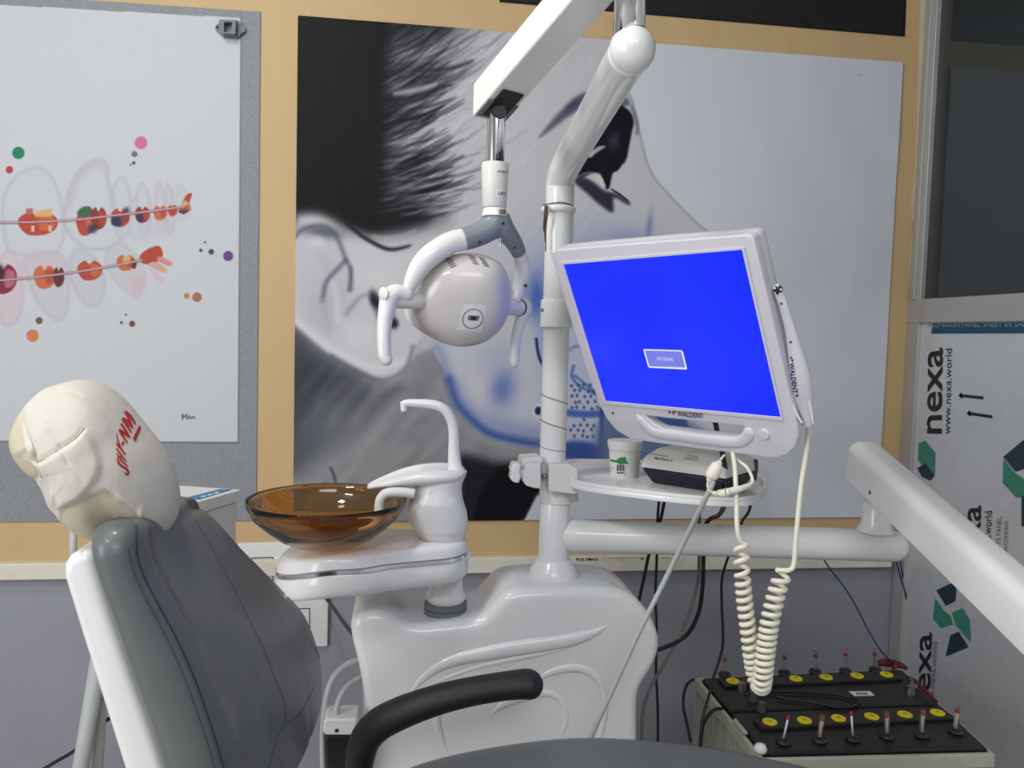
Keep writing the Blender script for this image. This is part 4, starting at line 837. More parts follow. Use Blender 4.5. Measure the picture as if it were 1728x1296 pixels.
# ================================================================== TRAY SHELF
zT = at(935, 800, PY).z - 0.002
tr = empty('tray_shelf', (xp+0.01, PY, zT-0.035), 'white half moon tray shelf clamped to the pole below the monitor', 'shelf')
tray_px = [(944, 796), (958, 808), (985, 816), (1030, 823), (1080, 829), (1130, 835), (1180, 839.5), (1225, 842), (1262, 841), (1284, 833), (1294, 822), (1290, 810), (1270, 799), (1230, 791), (1180, 785), (1120, 780), (1060, 777.5), (1000, 776.5), (965, 777), (945, 782)]
to = [Vector(q) for q in cr([tuple(at_z(x, y, zT)) for x, y in tray_px], 4, True)]
tcx = sum((q for q in to), Vector())/len(to)
ti = [tcx+(q-tcx)*0.965 for q in to]
mk('tray_plate', *prism([q-Vector((0, 0, 0.003)) for q in to], (0, 0, -0.011)), WHITE, tr, bevel=0.002, bang=50)
V = []; F = []; n_ = len(to)
for q, z in [(to, -0.003), (to, 0.003), (ti, 0.003), (ti, -0.003)]:
    V += [v+Vector((0, 0, z)) for v in q]
for r_ in range(3):
    for k in range(n_): F.append([r_*n_+k, r_*n_+(k+1) % n_, (r_+1)*n_+(k+1) % n_, (r_+1)*n_+k])
mk('tray_rim', V, F, WHITE, tr, autos=40)
CY = PY-0.022
def blk(name, pts, y0, dep, m, par, bev=0.002):
    return mk(name, *prism([at(x, y, y0) for x, y in pts], (0, dep, 0)), m, par, smooth=False, bevel=bev)
blk('clamp_jaw', [(926.5, 784), (962, 783), (975, 792), (976, 833), (966, 834), (926.5, 829)], PY-0.052, 0.075, WHITE2, tr)
blk('clamp_jaw', [(894, 781.5), (913, 783), (913, 825), (902, 824), (888, 820), (882, 812), (882, 800), (886, 788)], PY-0.055, 0.06, WHITE2, tr)
blk('clamp_jaw', [(882, 773), (912, 771), (918, 776), (913, 784), (890, 782), (884, 790), (879, 786)], PY-0.03, 0.05, WHITE2, tr)
mk('bolt', *tube([at(912, 803, PY-0.03), at(928, 804, PY-0.03)], 0.0036, 12), STEEL, tr)
blk('clamp_gap', [(913, 778), (927, 786), (927, 828), (913, 825)], PY-0.018, 0.02, WHITE2, tr)
mk('knob_shaft', *tube([at(872, 798, PY-0.045), at(896, 801, PY-0.045)], 0.0085, 20), WHITE2, tr)
blk('clamp_knob', [(866, 782), (877, 782), (879, 786), (877.5, 798), (879, 806), (876, 816), (866, 814), (861.5, 809), (863, 798), (862, 793)], PY-0.062, 0.034, WHITE, tr, 0.003)
mk('under_bracket', *tube([at(935, 836, PY), at(975, 832, PY-0.01)], 0.016, 16), WHITE2, tr)

# jar
jb = at_z(1053, 803, zT-0.003); jr = 0.0325
jar = empty('powder_jar', jb, 'small white jar with green label and barcode on the tray shelf', 'jar')
sc1 = (jb-CO).dot(fwd)/FPX
hj = 57*sc1
jbody = mk('body', *lathe([(0, 0), (jr*0.86, 0), (jr*0.88, 0.002), (jr*0.95, hj*0.75), (jr*0.95, hj*0.88), (0, hj*0.88)], jb, 48), WHITE2, jar, autos=40)
mk('lid', *lathe([(jr*0.97, hj*0.80), (jr*1.0, hj*0.80), (jr*1.06, hj*1.02), (jr*1.05, hj*1.06), (0, hj*1.06), (0, hj*0.9)], jb, 48), WHITE2, jar, autos=40)
mk('lid_tab', *tube([jb+Vector((-jr*1.0, -0.005, hj*0.92)), jb+Vector((-jr*1.12, -0.006, hj*0.93))], 0.0015, 8), WHITE2, jar)
tj = bvh(jbody)
px_poly('label_band', [[(1030.5, 775), (1042, 777), (1060, 780), (1060, 783), (1040, 780.5), (1030, 778)], [(1041, 779), (1042, 774), (1046, 773), (1048, 770.5), (1051, 773), (1054, 770), (1056.5, 773), (1056, 776), (1058, 779), (1054, 782), (1048, 783.5), (1043, 782)]], tj, GREEN, jbody, 0.0006)
px_poly('barcode', [quad_px(1041+k*1.6, 784, 1041+k*1.6+(0.9 if k % 3 else 1.3), 795) for k in range(8)]+[quad_px(1041, 797, 1053, 799)], tj, DKGREY, jbody, 0.0006)
px_text('label_lettering', 'Made in India', (1055.5, 803), (0, -1), (-1, 0), 3.0, tj, GREYINK, jbody)
px_text('label_lettering', 'powder', (1027.5, 790), (1, 0.1), (0, -1), 3.2, tj, GREYINK, jbody)
px_text('label_lettering', 'mix', (1027.5, 796), (1, 0.1), (0, -1), 3.2, tj, INK, jbody)

# scaler box
sf0 = at_z(1100, 815, zT-0.003); sf1 = at_z(1216, 833, zT-0.003)
sX = (sf1-sf0).normalized(); sY = Vector((-sX.y, sX.x, 0)); sL = (sf1-sf0).length; sD = 0.115
sca = empty('scaler_unit', (sf0+sf1)/2+sY*sD/2, 'white and navy ultrasonic scaler box on the tray shelf beside the jar', 'scaler box')
Ssc = (sf0-CO).dot(fwd)/FPX
def lay(z, out_, bk=0): return [sf0+sX*(-out_)-sY*out_+Vector((0, 0, z)), sf0+sX*(sL+out_)-sY*out_+Vector((0, 0, z)), sf0+sX*(sL+out_)+sY*(sD+bk)+Vector((0, 0, z)), sf0-sX*out_+sY*(sD+bk)+Vector((0, 0, z))]
def loftq(L, close=True):
    V = [v for l in L for v in l]; n = len(L[0]); F = []
    for i in range(len(L)-1):
        for k in range(n): F.append([i*n+k, i*n+(k+1) % n, (i+1)*n+(k+1) % n, (i+1)*n+k])
    F += [list(range(n))[::-1], [(len(L)-1)*n+k for k in range(n)]]; return V, F
NAVYB = mat('navy_plastic', (30, 34, 48), 0.45, noise=0.05)
mk('base', *loftq([lay(0, 0), lay(26*Ssc, 15*Ssc)]), NAVYB, sca, bevel=0.006, bang=20)
cov = mk('cover', *loftq([lay(26.5*Ssc, 15.3*Ssc), lay(44*Ssc, 12*Ssc), lay(60*Ssc, -6*Ssc), lay(64*Ssc, -26*Ssc)]), WHITE2, sca, bevel=0.006, bseg=4, bang=8)
tsc = bvh(cov)
px_text('brand_lettering', 'MaxPiezo 3', (1104, 774.5), (1, 0.15), (0.25, -0.75), 6.5, tsc, INK, cov, bold=0.01)
px_poly('fine_print', [[(1153+k*3, 774-k*3.2), (1178, 777-k*3.0), (1178, 778-k*3.0), (1153+k*3, 775-k*3.2)] for k in range(3)]+[[(1098, 765.5), (1128, 770), (1128, 771), (1098, 766.5)]], tsc, GREYINK, cov, 0.0006)
# two pronged holder
hd_ = empty('handpiece_holder', at(1262, 812, 1.42), 'dark grey two pronged handpiece holder under the monitor corner', 'holder')
blk('fork', [(1244, 793), (1258, 789), (1256, 780), (1258, 775), (1262, 778), (1261, 785), (1266, 791), (1273, 786), (1272, 779), (1278, 775), (1280, 777), (1280, 790), (1277, 811), (1272, 812), (1270, 806), (1260, 810), (1256, 808), (1246, 805)], 1.40, 0.012, DKGREY, hd_, 0.0015)
blk('foot', [(1246, 800), (1258, 801), (1258, 836), (1246, 834)], 1.412, 0.014, DKGREY, hd_, 0.0015)

# ================================================================== CORDS AND CABLES
def cable(name, pts, r, m, label, cat='cable', group=None, seg=10, parent=None):
    V, F = ptube([(p[0], p[1], p[2], r) for p in pts], seg, 8)
    o = mk(name, V, F, m, parent)
    if not parent: tag(o, label, cat, group)
    return o
YM = 1.13
coil = empty('coiled_cord', at(1283, 1168, YM), 'cream coiled cord looping down from the monitor camera over the batteries', 'cord')
c1 = cr([(*at(x, y, Y), R) for x, y, Y, R in [(1251, 918, 1.14, .0088), (1252, 960, 1.13, .009), (1256, 1010, 1.13, .0092), (1262, 1060, 1.13, .0094), (1268, 1105, 1.13, .0098), (1275, 1140, 1.13, .0106), (1283, 1158, 1.12, .0110), (1286, 1150, 1.105, .0112), (1289, 1125, 1.10, .0112), (1293, 1090, 1.10, .0112), (1299, 1050, 1.10, .011), (1308, 1010, 1.10, .0105), (1317, 980, 1.10, .010), (1322, 966, 1.10, .0095)]], 16)
P = [Vector(q[:3]) for q in c1]; R_ = [float(q[3]) for q in c1]
def helix(P, R, pitchf, seg=14):
    out = []; ph = 0; u = Vector((1, 0, 0))
    for i in range(len(P)-1):
        t = (P[i+1]-P[i]).normalized(); L = (P[i+1]-P[i]).length; u = (u-t*u.dot(t)).normalized(); v = t.cross(u)
        turns = L/pitchf(i/len(P)); k = max(2, int(turns*seg)+1)
        for j in range(k):
            a = ph+2*math.pi*turns*j/k; b = P[i].lerp(P[i+1], j/k); out.append(b+(u*math.cos(a)+v*math.sin(a))*R[i])
        ph += 2*math.pi*turns
    return out
hp = helix(P, R_, lambda t: 0.0185 if t < 0.1 else (0.0125 if t < 0.3 else (0.0095 if t < 0.55 else (0.0098 if t < 0.75 else (0.0125 if t < 0.9 else 0.018)))))
mk('coil', *tube(hp, 0.0039, 9), CORD, coil)
mk('straight_lead', *tube([Vector(q) for q in cr([tuple(at(*p)) for p in [(1236, 762, 1.19), (1240, 790, 1.17), (1243, 850, 1.15), (1244, 890, 1.14), (1249, 912, 1.14)]]+[tuple(hp[0])], 8)], 0.0037, 10), CORD, coil)
mk('straight_lead', *tube([Vector(q) for q in cr([tuple(hp[-1])]+[tuple(at(*p)) for p in [(1332, 962, 1.10), (1340, 950, 1.10), (1344, 900, 1.10), (1352, 820, 1.10), (1361, 760, 1.10), (1364.5, 716, 1.10)]], 8)], 0.0038, 10), CORD, coil)
lp = empty('camera_lead_loop', at(1240, 838, 1.16), 'cream loop of thin lead with ferrite bead and inline plug below the monitor', 'lead')
cable('lead', [(1222, 768, 1.18), (1216, 776, 1.17), (1211, 783, 1.16)], .0018, CORD, '', parent=lp)
fb = mk('ferrite_bead', *ptube([(1213, 782, 1.16, .005), (1211, 785, 1.16, .0085), (1207, 792, 1.16, .0102), (1202, 801, 1.16, .0102), (1199, 806, 1.16, .0085), (1197.5, 809, 1.16, .005)], 18, 4, roundcap=True), CORD, lp)
cable('lead', [(1197, 810, 1.16), (1194, 817, 1.16), (1196, 826, 1.16), (1203, 832, 1.16)], .0019, CORD, '', parent=lp)
mk('inline_plug', *ptube([(1203, 832, 1.16, .004), (1212, 833.5, 1.16, .0045), (1214, 833, 1.16, .0062), (1222, 832, 1.155, .0065), (1228, 830.5, 1.15, .0068), (1229, 830, 1.15, .0058), (1244, 826, 1.15, .0056), (1250, 824.5, 1.15, .0048), (1262, 820, 1.155, .0042), (1266, 818.5, 1.155, .0034)], 18, 4), CORD, lp)
cable('lead', [(1265, 819, 1.155), (1270, 812, 1.16), (1267, 800, 1.165), (1259, 787, 1.17), (1249, 780, 1.18), (1240, 770, 1.19)], .0026, CORD, '', parent=lp)
cable('suction_hose', [(1204, 812, 1.22), (1197, 828, 1.22), (1182, 858, 1.24), (1160, 903, 1.28), (1130, 963, 1.31), (1100, 1023, 1.31), (1072, 1080, 1.31), (1040, 1150, 1.31), (1003, 1230, 1.31), (985, 1270, 1.31)], .0046, HOSE, 'pale grey hose running diagonally from tray shelf down across the cabinet', 'hose')
G = 'black cables hanging behind the side tube'
cable('cable', [(1205, 700, 1.345), (1209, 722, 1.345), (1215, 748, 1.335), (1221, 775, 1.325), (1225, 802, 1.325), (1226, 832, 1.325), (1221, 856, 1.38), (1212, 870, 1.55), (1198, 876, 1.62), (1189, 892, 1.64), (1187, 940, 1.64), (1186, 985, 1.65), (1180, 1030, 1.66), (1166, 1062, 1.66), (1148, 1080, 1.66), (1118, 1094, 1.62), (1100, 1098, 1.56)], .0046, BLACK, 'thick black cable from monitor bottom curving left behind the tube to the cabinet')
cable('cable', [(1254, 795, 1.43), (1258, 810, 1.43), (1262, 835, 1.44), (1266, 852, 1.46), (1262, 866, 1.52), (1253, 878, 1.60), (1248, 895, 1.64), (1236, 925, 1.66), (1226, 948, 1.67), (1218, 980, 1.68), (1218, 1020, 1.68), (1220, 1080, 1.68), (1215, 1110, 1.68), (1205, 1140, 1.62), (1196, 1175, 1.55), (1185, 1215, 1.52), (1180, 1270, 1.50)], .0029, BLACK, 'black wavy cable dropping from the holder down to the battery edge')
cable('cable', [(1112, 846, 1.60), (1110, 870, 1.64), (1109, 900, 1.66), (1108, 950, 1.67), (1106, 1005, 1.68), (1108, 1060, 1.68), (1107, 1130, 1.68), (1110, 1200, 1.68), (1110, 1290, 1.68)], .0030, BLACK, 'thin black cable hanging straight down beside the cabinet')
cable('cable', [(1121, 846, 1.60), (1115, 875, 1.64), (1104, 910, 1.66), (1094, 940, 1.67), (1088, 970, 1.67), (1080, 1005, 1.67), (1075, 1040, 1.68)], .0036, BLACK, 'black cable slanting down behind the cabinet right shoulder')
cable('cable', [(1180, 856, 1.58), (1180, 880, 1.63), (1180, 930, 1.66), (1178, 975, 1.66), (1168, 1020, 1.66), (1148, 1072, 1.66), (1120, 1122, 1.66), (1098, 1160, 1.66), (1085, 1200, 1.66), (1082, 1250, 1.66)], .0038, mat('taupe_cable', (120, 116, 108), 0.5, noise=0.03), 'taupe grey cable curving down left behind the side tube')
cable('cable', [(1390, 944, 1.95), (1402, 962, 1.95), (1424, 990, 1.96), (1444, 1022, 1.97), (1466, 1065, 1.97), (1488, 1100, 1.97), (1502, 1114, 1.97), (1512, 1122, 1.97)], .0019, BLUEW, 'thin dark blue wire slanting down to the battery red terminal')
cable('cable', [(1512, 945, 2.12), (1520, 975, 2.14), (1530, 1010, 2.14), (1536, 1050, 2.14), (1545, 1085, 2.14), (1556, 1115, 2.13), (1566, 1150, 2.10)], .0022, BLUEW, 'blue wire running down the wall corner beside the panel')
cable('cable', [(1519, 945, 2.14), (1524, 980, 2.15), (1529, 1030, 2.15), (1532, 1080, 2.15), (1530, 1120, 2.14)], .0018, BLUEW, 'second thinner blue wire in the wall corner left of the other')
cable('cable', [(1218, 1270, 1.60), (1165, 1250, 1.60), (1160, 1225, 1.66), (1153, 1190, 1.72), (1157, 1160, 1.78), (1170, 1147, 1.82), (1184, 1150, 1.84), (1196, 1160, 1.85)][1:], .0034, BLACK, 'short black cable arched over the left rim of battery trolley')
cable('cable', [(1181, 1290, 1.60), (1184, 1235, 1.60), (1192, 1212, 1.60), (1205, 1198, 1.61), (1218, 1196, 1.62), (1228, 1201, 1.63)], .0038, BLACK, 'black cable bent over the trolley rim near its front corner')
cable('cable', [(545, 1003, 2.18), (552, 1012, 2.10), (562, 1025, 1.98), (578, 1048, 1.82), (594, 1068, 1.68), (606, 1082, 1.57)], .0044, BLACK, 'black cable from the wall plate sloping down behind the cabinet')
cable('cable', [(70, 1300, 1.95), (95, 1285, 1.95), (124, 1268, 1.93), (152, 1245, 1.90), (172, 1222, 1.86), (185, 1212, 1.84)], .0042, BLACK, 'black cable slung across the stand legs at lower left')

# ================================================================== SPITTOON
sp = empty('spittoon', (0.05, 1.46, 0.75), 'white spittoon unit with chrome band, cup filler platform and goose neck tap', 'spittoon')
cL, rL, cR, rR = Vector((-0.098, 1.458, 0)), 0.121, Vector((0.052, 1.462, 0)), 0.0745
pl = [cL+Vector((rL*math.cos(math.radians(a)), rL*math.sin(math.radians(a)), 0)) for a in range(70, 291, 20)]
pl += [Vector((-0.015, 1.366, 0))]+[cR+Vector((rR*math.cos(math.radians(a)), rR*math.sin(math.radians(a)), 0)) for a in range(-80, 81, 20)]+[Vector((-0.012, 1.540, 0))]
pl = [Vector(q) for q in cr([tuple(v) for v in pl], 4, True)]; pc = Vector((-0.03, 1.46, 0))
def droop(q): return -0.030*min(1, max(0, (-0.10-q.x)/0.115))**1.5
def ins(L, g):
    out = []; n = len(L)
    for i, q in enumerate(L):
        t = (L[(i+1) % n]-L[i-1]).normalized(); out.append(q+Vector((-t.y, t.x, 0))*g)
    return out
if (ins(pl, 0.01)[0]-pc).length > (pl[0]-pc).length: pl = pl[::-1]
def lv(z, g): return [q+Vector((0, 0, z+droop(q))) for q in ins(pl, g)]
def layers(L, cap=True):
    V, F = loftq(L); return V, F
zb_ = 0.862
mk('lower_body', *layers([lv(zb_-0.044, 0.014), lv(zb_-0.041, 0.006), lv(zb_-0.034, 0.001), lv(zb_-0.026, 0), lv(zb_-0.004, 0), lv(zb_, 0.003)]), WHITE, sp, autos=50)
mk('chrome_band', *layers([lv(zb_-0.0005, 0.004), lv(zb_, -0.0008), lv(zb_+0.006, -0.0002), lv(zb_+0.0065, 0.005)]), CHROME, sp, autos=60)
mk('upper_body', *layers([lv(zb_+0.006, 0.004), lv(zb_+0.008, 0.0015), lv(zb_+0.020, 0.003), lv(zb_+0.026, 0.007), lv(zb_+0.029, 0.014)]), WHITE, sp, autos=50)
cx = at(742, 900, 1.46); colY = 1.462
def cz(py): return at(742, py, colY).z
colp = [(748, 938, 50), (752, 930, 42), (750.5, 920, 37), (748, 909, 36), (744, 895, 44), (740, 878, 49.5), (737, 862, 50.5), (736.5, 846, 46), (738, 832, 41.5), (742, 816, 38), (752, 802, 34), (762, 794, 26)]
V, F = [], []; cc = cr([(at(x, y, colY).x, cz(y), r*1.48/FPX) for x, y, r in colp], 4); sg = 44
for x_, z_, r_ in cc:
    for k in range(sg): a = 2*math.pi*k/sg; V.append(Vector((x_+r_*math.cos(a), colY+min(r_, 0.05)*0.95*math.sin(a), z_)))
for i in range(len(cc)-1):
    for k in range(sg): F.append([i*sg+k, i*sg+(k+1) % sg, (i+1)*sg+(k+1) % sg, (i+1)*sg+k])
F += [list(range(sg))[::-1], [(len(cc)-1)*sg+k for k in range(sg)]]
mk('column', V, F, WHITE, sp)
# leaf shaped top
lf = cr([(620, 822, 3.5, .006), (626, 820, 5, .014), (645, 815, 7.5, .026), (672, 808.5, 11, .037), (700, 804.5, 14, .044), (730, 802.5, 16, .046), (755, 801, 15, .043), (772, 799, 11, .036), (782, 795, 5, .026), (784.5, 793, 2, .015)], 4)
V, F = [], []; sg = 36
for x, y, hz, hy in lf:
    c = at(x, y, colY); hzz = hz*1.48/FPX
    for k in range(sg):
        a = 2*math.pi*k/sg; ca, sa = math.cos(a), math.sin(a); z = sa*hzz
        if sa > 0: z = hzz*(0.55 + 0.45*abs(ca)**6 - 0.45*(1-abs(ca)**3))*min(1, sa*6)
        V.append(Vector((c.x, colY+hy*ca, c.z+z)))
for i in range(len(lf)-1):
    for k in range(sg): F.append([i*sg+k, i*sg+(k+1) % sg, (i+1)*sg+(k+1) % sg, (i+1)*sg+k])
F += [list(range(sg))[::-1], [(len(lf)-1)*sg+k for k in range(sg)]]
mk('cup_rest', V, F, WHITE, sp)
mk('tap', *ptube([(769, 797, colY, .0160), (767, 780, colY, .0125), (766, 755, colY, .0105), (765.5, 730, colY, .0095), (762, 710, colY, .0093), (753, 694, colY, .0092), (739, 685, colY, .0090), (720, 681.5, colY, .0085), (703, 680.5, colY, .0078), (690, 680, colY, .0072), (683, 681, colY, .0068)], 22, 6, roundcap=True), WHITE, sp)
mk('tap_nozzle', *ptube([(681.5, 678, colY, .0066), (681.5, 688, colY, .0062), (682, 694, colY, .0058)], 18, 3), WHITE, sp)
mk('rinse_tube', *ptube([(700, 833, colY-0.035, .0095), (672, 831, colY-0.035, .0095), (652, 833, colY-0.035, .0092), (642, 843, colY-0.035, .0088), (640, 857, colY-0.035, .0088), (639, 872, colY-0.035, .0088), (634, 886, colY-0.036, .0085), (622, 896, colY-0.04, .0075), (606, 900, colY-0.045, .005)], 20, 6), WHITE2, sp)
swx = at(752, 1020, 1.487); SWZ = at(752, 1053.5, FY).z-0.001
mk('swivel', *lathe([(0, 0), (0.0400, 0), (0.0405, 0.009), (0.0380, 0.0105), (0.0405, 0.012), (0.0400, 0.0205), (0.036, 0.022)], (swx.x, 1.487, SWZ), 40), RUBG, sp, autos=40)
mk('swivel_disc', *lathe([(0, 0), (0.034, 0), (0.0375, 0.006), (0.037, 0.014), (0.032, 0.022), (0.03, zb_-0.043-SWZ-0.0215)], (swx.x, 1.487, SWZ+0.0215), 40), WHITE, sp, autos=50)
# bowl
bw = at(552, 866, 1.425); br_ = 133*((bw-CO).dot(fwd))/FPX
zb0 = zb_+0.0292
bowl = mk('glass_bowl', *lathe([(0, 0.002), (0.045, 0.001), (0.062, 0.004), (0.085, 0.016), (0.108, 0.034), (br_*0.93, 0.055), (br_*0.985, 0.072), (br_, 0.081), (br_*0.995, 0.0835), (br_*0.975, 0.081), (br_*0.955, 0.070), (br_*0.90, 0.055), (0.103, 0.037), (0.080, 0.020), (0.058, 0.009), (0.04, 0.0065), (0, 0.006)], (bw.x, bw.y, zb0-0.002), 72), GLASS, None, origin=(bw.x, bw.y, zb0-0.002))
tag(bowl, 'amber brown glass bowl resting on the spittoon platform', 'bowl')

# ================================================================== WATER FILTER and hoses
wf = empty('suction_filter', at(572, 1330, 1.40), 'suction filter with white head, black canister and two pale hoses left of the cabinet', 'suction filter')
blk('head', [(546, 1219), (550, 1214), (602, 1213), (604, 1238), (598, 1241), (550, 1241), (545, 1236)], 1.37, 0.055, WHITE2, wf, 0.004)
blk('canister', [(547, 1241), (600, 1241), (599, 1249), (596, 1300), (594, 1400), (552, 1400), (549, 1300), (546, 1249)], 1.372, 0.05, mat('canister_black', (26, 27, 27), 0.35, noise=0.1), wf, 0.006)
mk('hose_nut', *lathe([(0, 0), (0.011, 0), (0.0115, 0.006), (0.009, 0.013), (0, 0.013)], at(568, 1228, 1.385), 16), STEEL, wf, autos=40)
mk('rust_spot', *lathe([(0, 0), (0.0035, 0), (0.003, 0.001), (0, 0.001)], at(568, 1233, 1.369), 10, (0, -1, 0)), INK, wf)
mk('hose', *ptube([(567, 1222, 1.39, .0055), (568, 1200, 1.39, .0055), (575, 1175, 1.40, .0055), (590, 1155, 1.42, .0055), (610, 1143, 1.45, .0055)], 14), HOSE, wf)
mk('hose', *ptube([(546, 1300, 1.42, .0058), (545, 1240, 1.42, .0058), (550, 1185, 1.42, .0058), (562, 1145, 1.43, .0058), (585, 1122, 1.45, .0058), (606, 1114, 1.47, .0058)], 14), HOSE, wf)
blk('mount', [(548, 1395), (600, 1395), (600, 1440), (548, 1440)], 1.37, 0.1, WHITE2, wf, 0.003)

# ================================================================== PATIENT CHAIR
YN, YFR = 0.86, 1.22
ch = empty('dental_chair', (-0.05, 1.04, 0), 'grey leather dental chair with white shell and black armrest in the foreground', 'dental chair')
def prof(P, Y):
    c = cr(P, 6); L = [at(float(q[0]), float(q[1]), Y) for q in c]; z = np.array([v.z for v in L]); x = np.array([v.x for v in L]); o = np.argsort(z); return lambda zz: float(np.interp(zz, z[o], x[o]))
nb = prof([(141, 925), (146, 965), (158, 1005), (180, 1065), (210, 1150), (240, 1230), (262, 1296), (300, 1420), (330, 1520)], YN)
ns = prof([(214, 880), (218, 930), (228, 985), (258, 1045), (292, 1105), (322, 1170), (346, 1235), (366, 1296), (400, 1420), (425, 1520)], YN)
fs = prof([(330, 832), (352, 845), (378, 872), (410, 910), (445, 947), (483, 988), (512, 1022), (532, 1068), (542, 1110), (544, 1150), (542, 1200), (538, 1260), (532, 1320), (520, 1420)], YFR)
ztn, ztf = at(200, 893, YN).z, at(318, 830, YFR).z
zlow = at(366, 1450, YN).z
secs = []; NL = 40; zt2 = (ztn+ztf)/2
zs_ = [zlow+(zt2-0.03-zlow)*i/(NL-1) for i in range(NL)]
top_r = 0.032
rows = [(z, 0.0) for z in zs_]+[(zt2-0.03+0.03*math.sin(a), top_r*(1-math.cos(a))) for a in np.linspace(0.15, 1.50, 9)]
nf = 26
for z, sh in rows:
    zq = min(z, zt2-0.004); xb, xs_, xf = nb(zq), ns(zq), fs(zq); zf = (z-zlow)/(zt2-zlow)
    dn = ztn-zt2
    P_ = []
    th = xs_-xb
    # near bolster: back edge -> seam
    P_ += [(xb, YN+0.035), (xb+0.001, YN+0.012), (xb+th*0.16, YN+0.001), (xb+th*0.45, YN-0.005), (xb+th*0.78, YN-0.002), (xb+th*0.93, YN+0.003), (xs_+0.001, YN+0.009), (xs_+0.0005, YN+0.013)]
    for i in range(1, nf):
        t = i/nf; y = YN+0.013+(YFR-0.02-YN-0.013)*t
        x = xs_+(xf-xs_)*(t**1.0)+0.012*math.sin(math.pi*min(1, t))+0.008*math.exp(-((t-0.05)/0.05)**2)
        for sc in (0.30, 0.72): x -= 0.0022*math.exp(-((t-sc)/0.014)**2)
        P_.append((x, y))
    P_ += [(xf, YFR-0.012), (xf-0.012, YFR), (xf-0.035, YFR+0.004), (xf-0.06, YFR), (xb+0.03, YFR-0.02)]
    xc = (xb+xf)/2; yc = (YN+YFR)/2; hxh = 0.05; s = []
    k = sh/top_r if sh else 0
    for x, y in P_:
        # shrink toward the mid line of the cushion thickness for the rounded top
        u = (y-YN)/(YFR-YN); mid = (xb+xs_)/2+((xf-0.035)-(xb+xs_)/2)*max(0, min(1, u))
        x2 = x+(mid-x)*(1-math.sqrt(max(0, 1-k*k)))*0.9
        y2 = y+(yc-y)*(sh*2.0/(YFR-YN))
        s.append(Vector((x2, y2, z+dn*(1-2*u)*zf)))
    secs.append(s)
V = [v for s in secs for v in s]; n_ = len(secs[0]); F = []
for i in range(len(secs)-1):
    for k in range(n_): F.append([i*n_+k, i*n_+(k+1) % n_, (i+1)*n_+(k+1) % n_, (i+1)*n_+k])
F += [list(range(n_))[::-1], [(len(secs)-1)*n_+k for k in range(n_)]]
back = mk('backrest', V, F, LEATH, ch, autos=70)
tbk = bvh(back)
def seam(name, idx, r=0.0011, rows_=None, offs=(0.0008, -0.0004), m=SEAM):
    pts = [s[idx]+Vector((offs[0], offs[1], 0)) for s in secs[:-2]]; return mk(name, *tube(pts, r, 6), m, back)
seam('seam_piping', 7, 0.0010, offs=(0.0006, 0.0004))
stch = []
for i in range(len(secs)-8):
    a = secs[i][5]; b = secs[i+1][5]
    for t in (0.1, 0.42, 0.74): p0 = a.lerp(b, t)+Vector((0, -0.0006, 0)); p1 = a.lerp(b, t+0.16)+Vector((0, -0.0006, 0)); stch.append(tube([p0, p1], 0.0008, 5))
mk('stitching', *J(*stch), SEAM, back)
def drape(name, P, r, m=SEAM, par=back, tree=None): return mk(name, *tube(drop([(float(q[0]), float(q[1])) for q in cr(P, 8)], tree or tbk, 0.0), r, 6), m, par)
drape('panel_seam', [(330, 880), (360, 930), (390, 985), (420, 1045), (445, 1095), (462, 1140), (478, 1180), (481, 1215), (466, 1250), (452, 1300)], 0.0006)
drape('panel_seam', [(482, 1220), (505, 1205), (530, 1160)], 0.0006)
drape('panel_seam', [(524, 1082), (537, 1105), (541, 1118)], 0.0006)
# white shell behind
so = [(104, 975), (105, 953), (115, 939), (133, 932), (152, 930), (176, 1005), (215, 1120), (262, 1252), (310, 1400), (340, 1500), (262, 1500), (243, 1420), (205, 1296), (170, 1185), (135, 1075), (115, 1010)]
shl = mk('back_shell', *prism([at(x, y, 0.885) for x, y in so], (0, 0.30, 0)), WHITE, ch, bevel=0.014, bseg=5, bang=40)
# seat
sfp = cr([(425, 1410), (480, 1375), (535, 1345), (590, 1318), (650, 1296), (700, 1276), (755, 1260), (820, 1247), (880, 1238), (935, 1232), (985, 1230), (1040, 1231.5), (1100, 1236), (1160, 1243), (1220, 1252), (1290, 1266), (1360, 1282), (1430, 1300), (1560, 1345), (1700, 1400)], 4)
sv = [at(float(q[0]), float(q[1]), YFR) for q in sfp]
secs2 = []
y0_, y1_ = 0.72, YFR+0.006
for v in sv:
    L = []; r = 0.045; z = v.z
    for t in np.linspace(0, 1, 26):
        y = y0_+r+(y1_-y0_-2*r)*t; L.append(Vector((v.x, y, z+0.002-0.010*math.sin(math.pi*t))))
    far = [Vector((v.x, y1_-r+r*math.sin(a), z-r+r*math.cos(a)*1.0)) for a in (0.35, 0.75, 1.15, 1.57)]
    near = [Vector((v.x, y0_+r-r*math.sin(a), z-r+r*math.cos(a))) for a in (1.57, 1.15, 0.75, 0.35)]
    secs2.append(near+L+far+[Vector((v.x, y1_, z-0.09)), Vector((v.x, y0_, z-0.09))])
V, F = loftq(secs2); mk('seat', V, F, LEATH, ch, autos=60)
mk('seat_frame', *prism([Vector((q.x, 0.78, q.z-0.088)) for q in sv[4:-4:4]]+[Vector((q.x, 0.78, q.z-0.15)) for q in reversed(sv[4:-4:4])], (0, 0.38, 0)), WHITE, ch, smooth=False, bevel=0.004)
mk('pedestal', *lathe([(0, 0), (0.30, 0), (0.30, 0.03), (0.14, 0.06), (0.10, 0.12), (0.09, 0.50), (0, 0.5)], (0.12, 1.0, 0.0), 40, sy=0.7), WHITE, ch, autos=40)
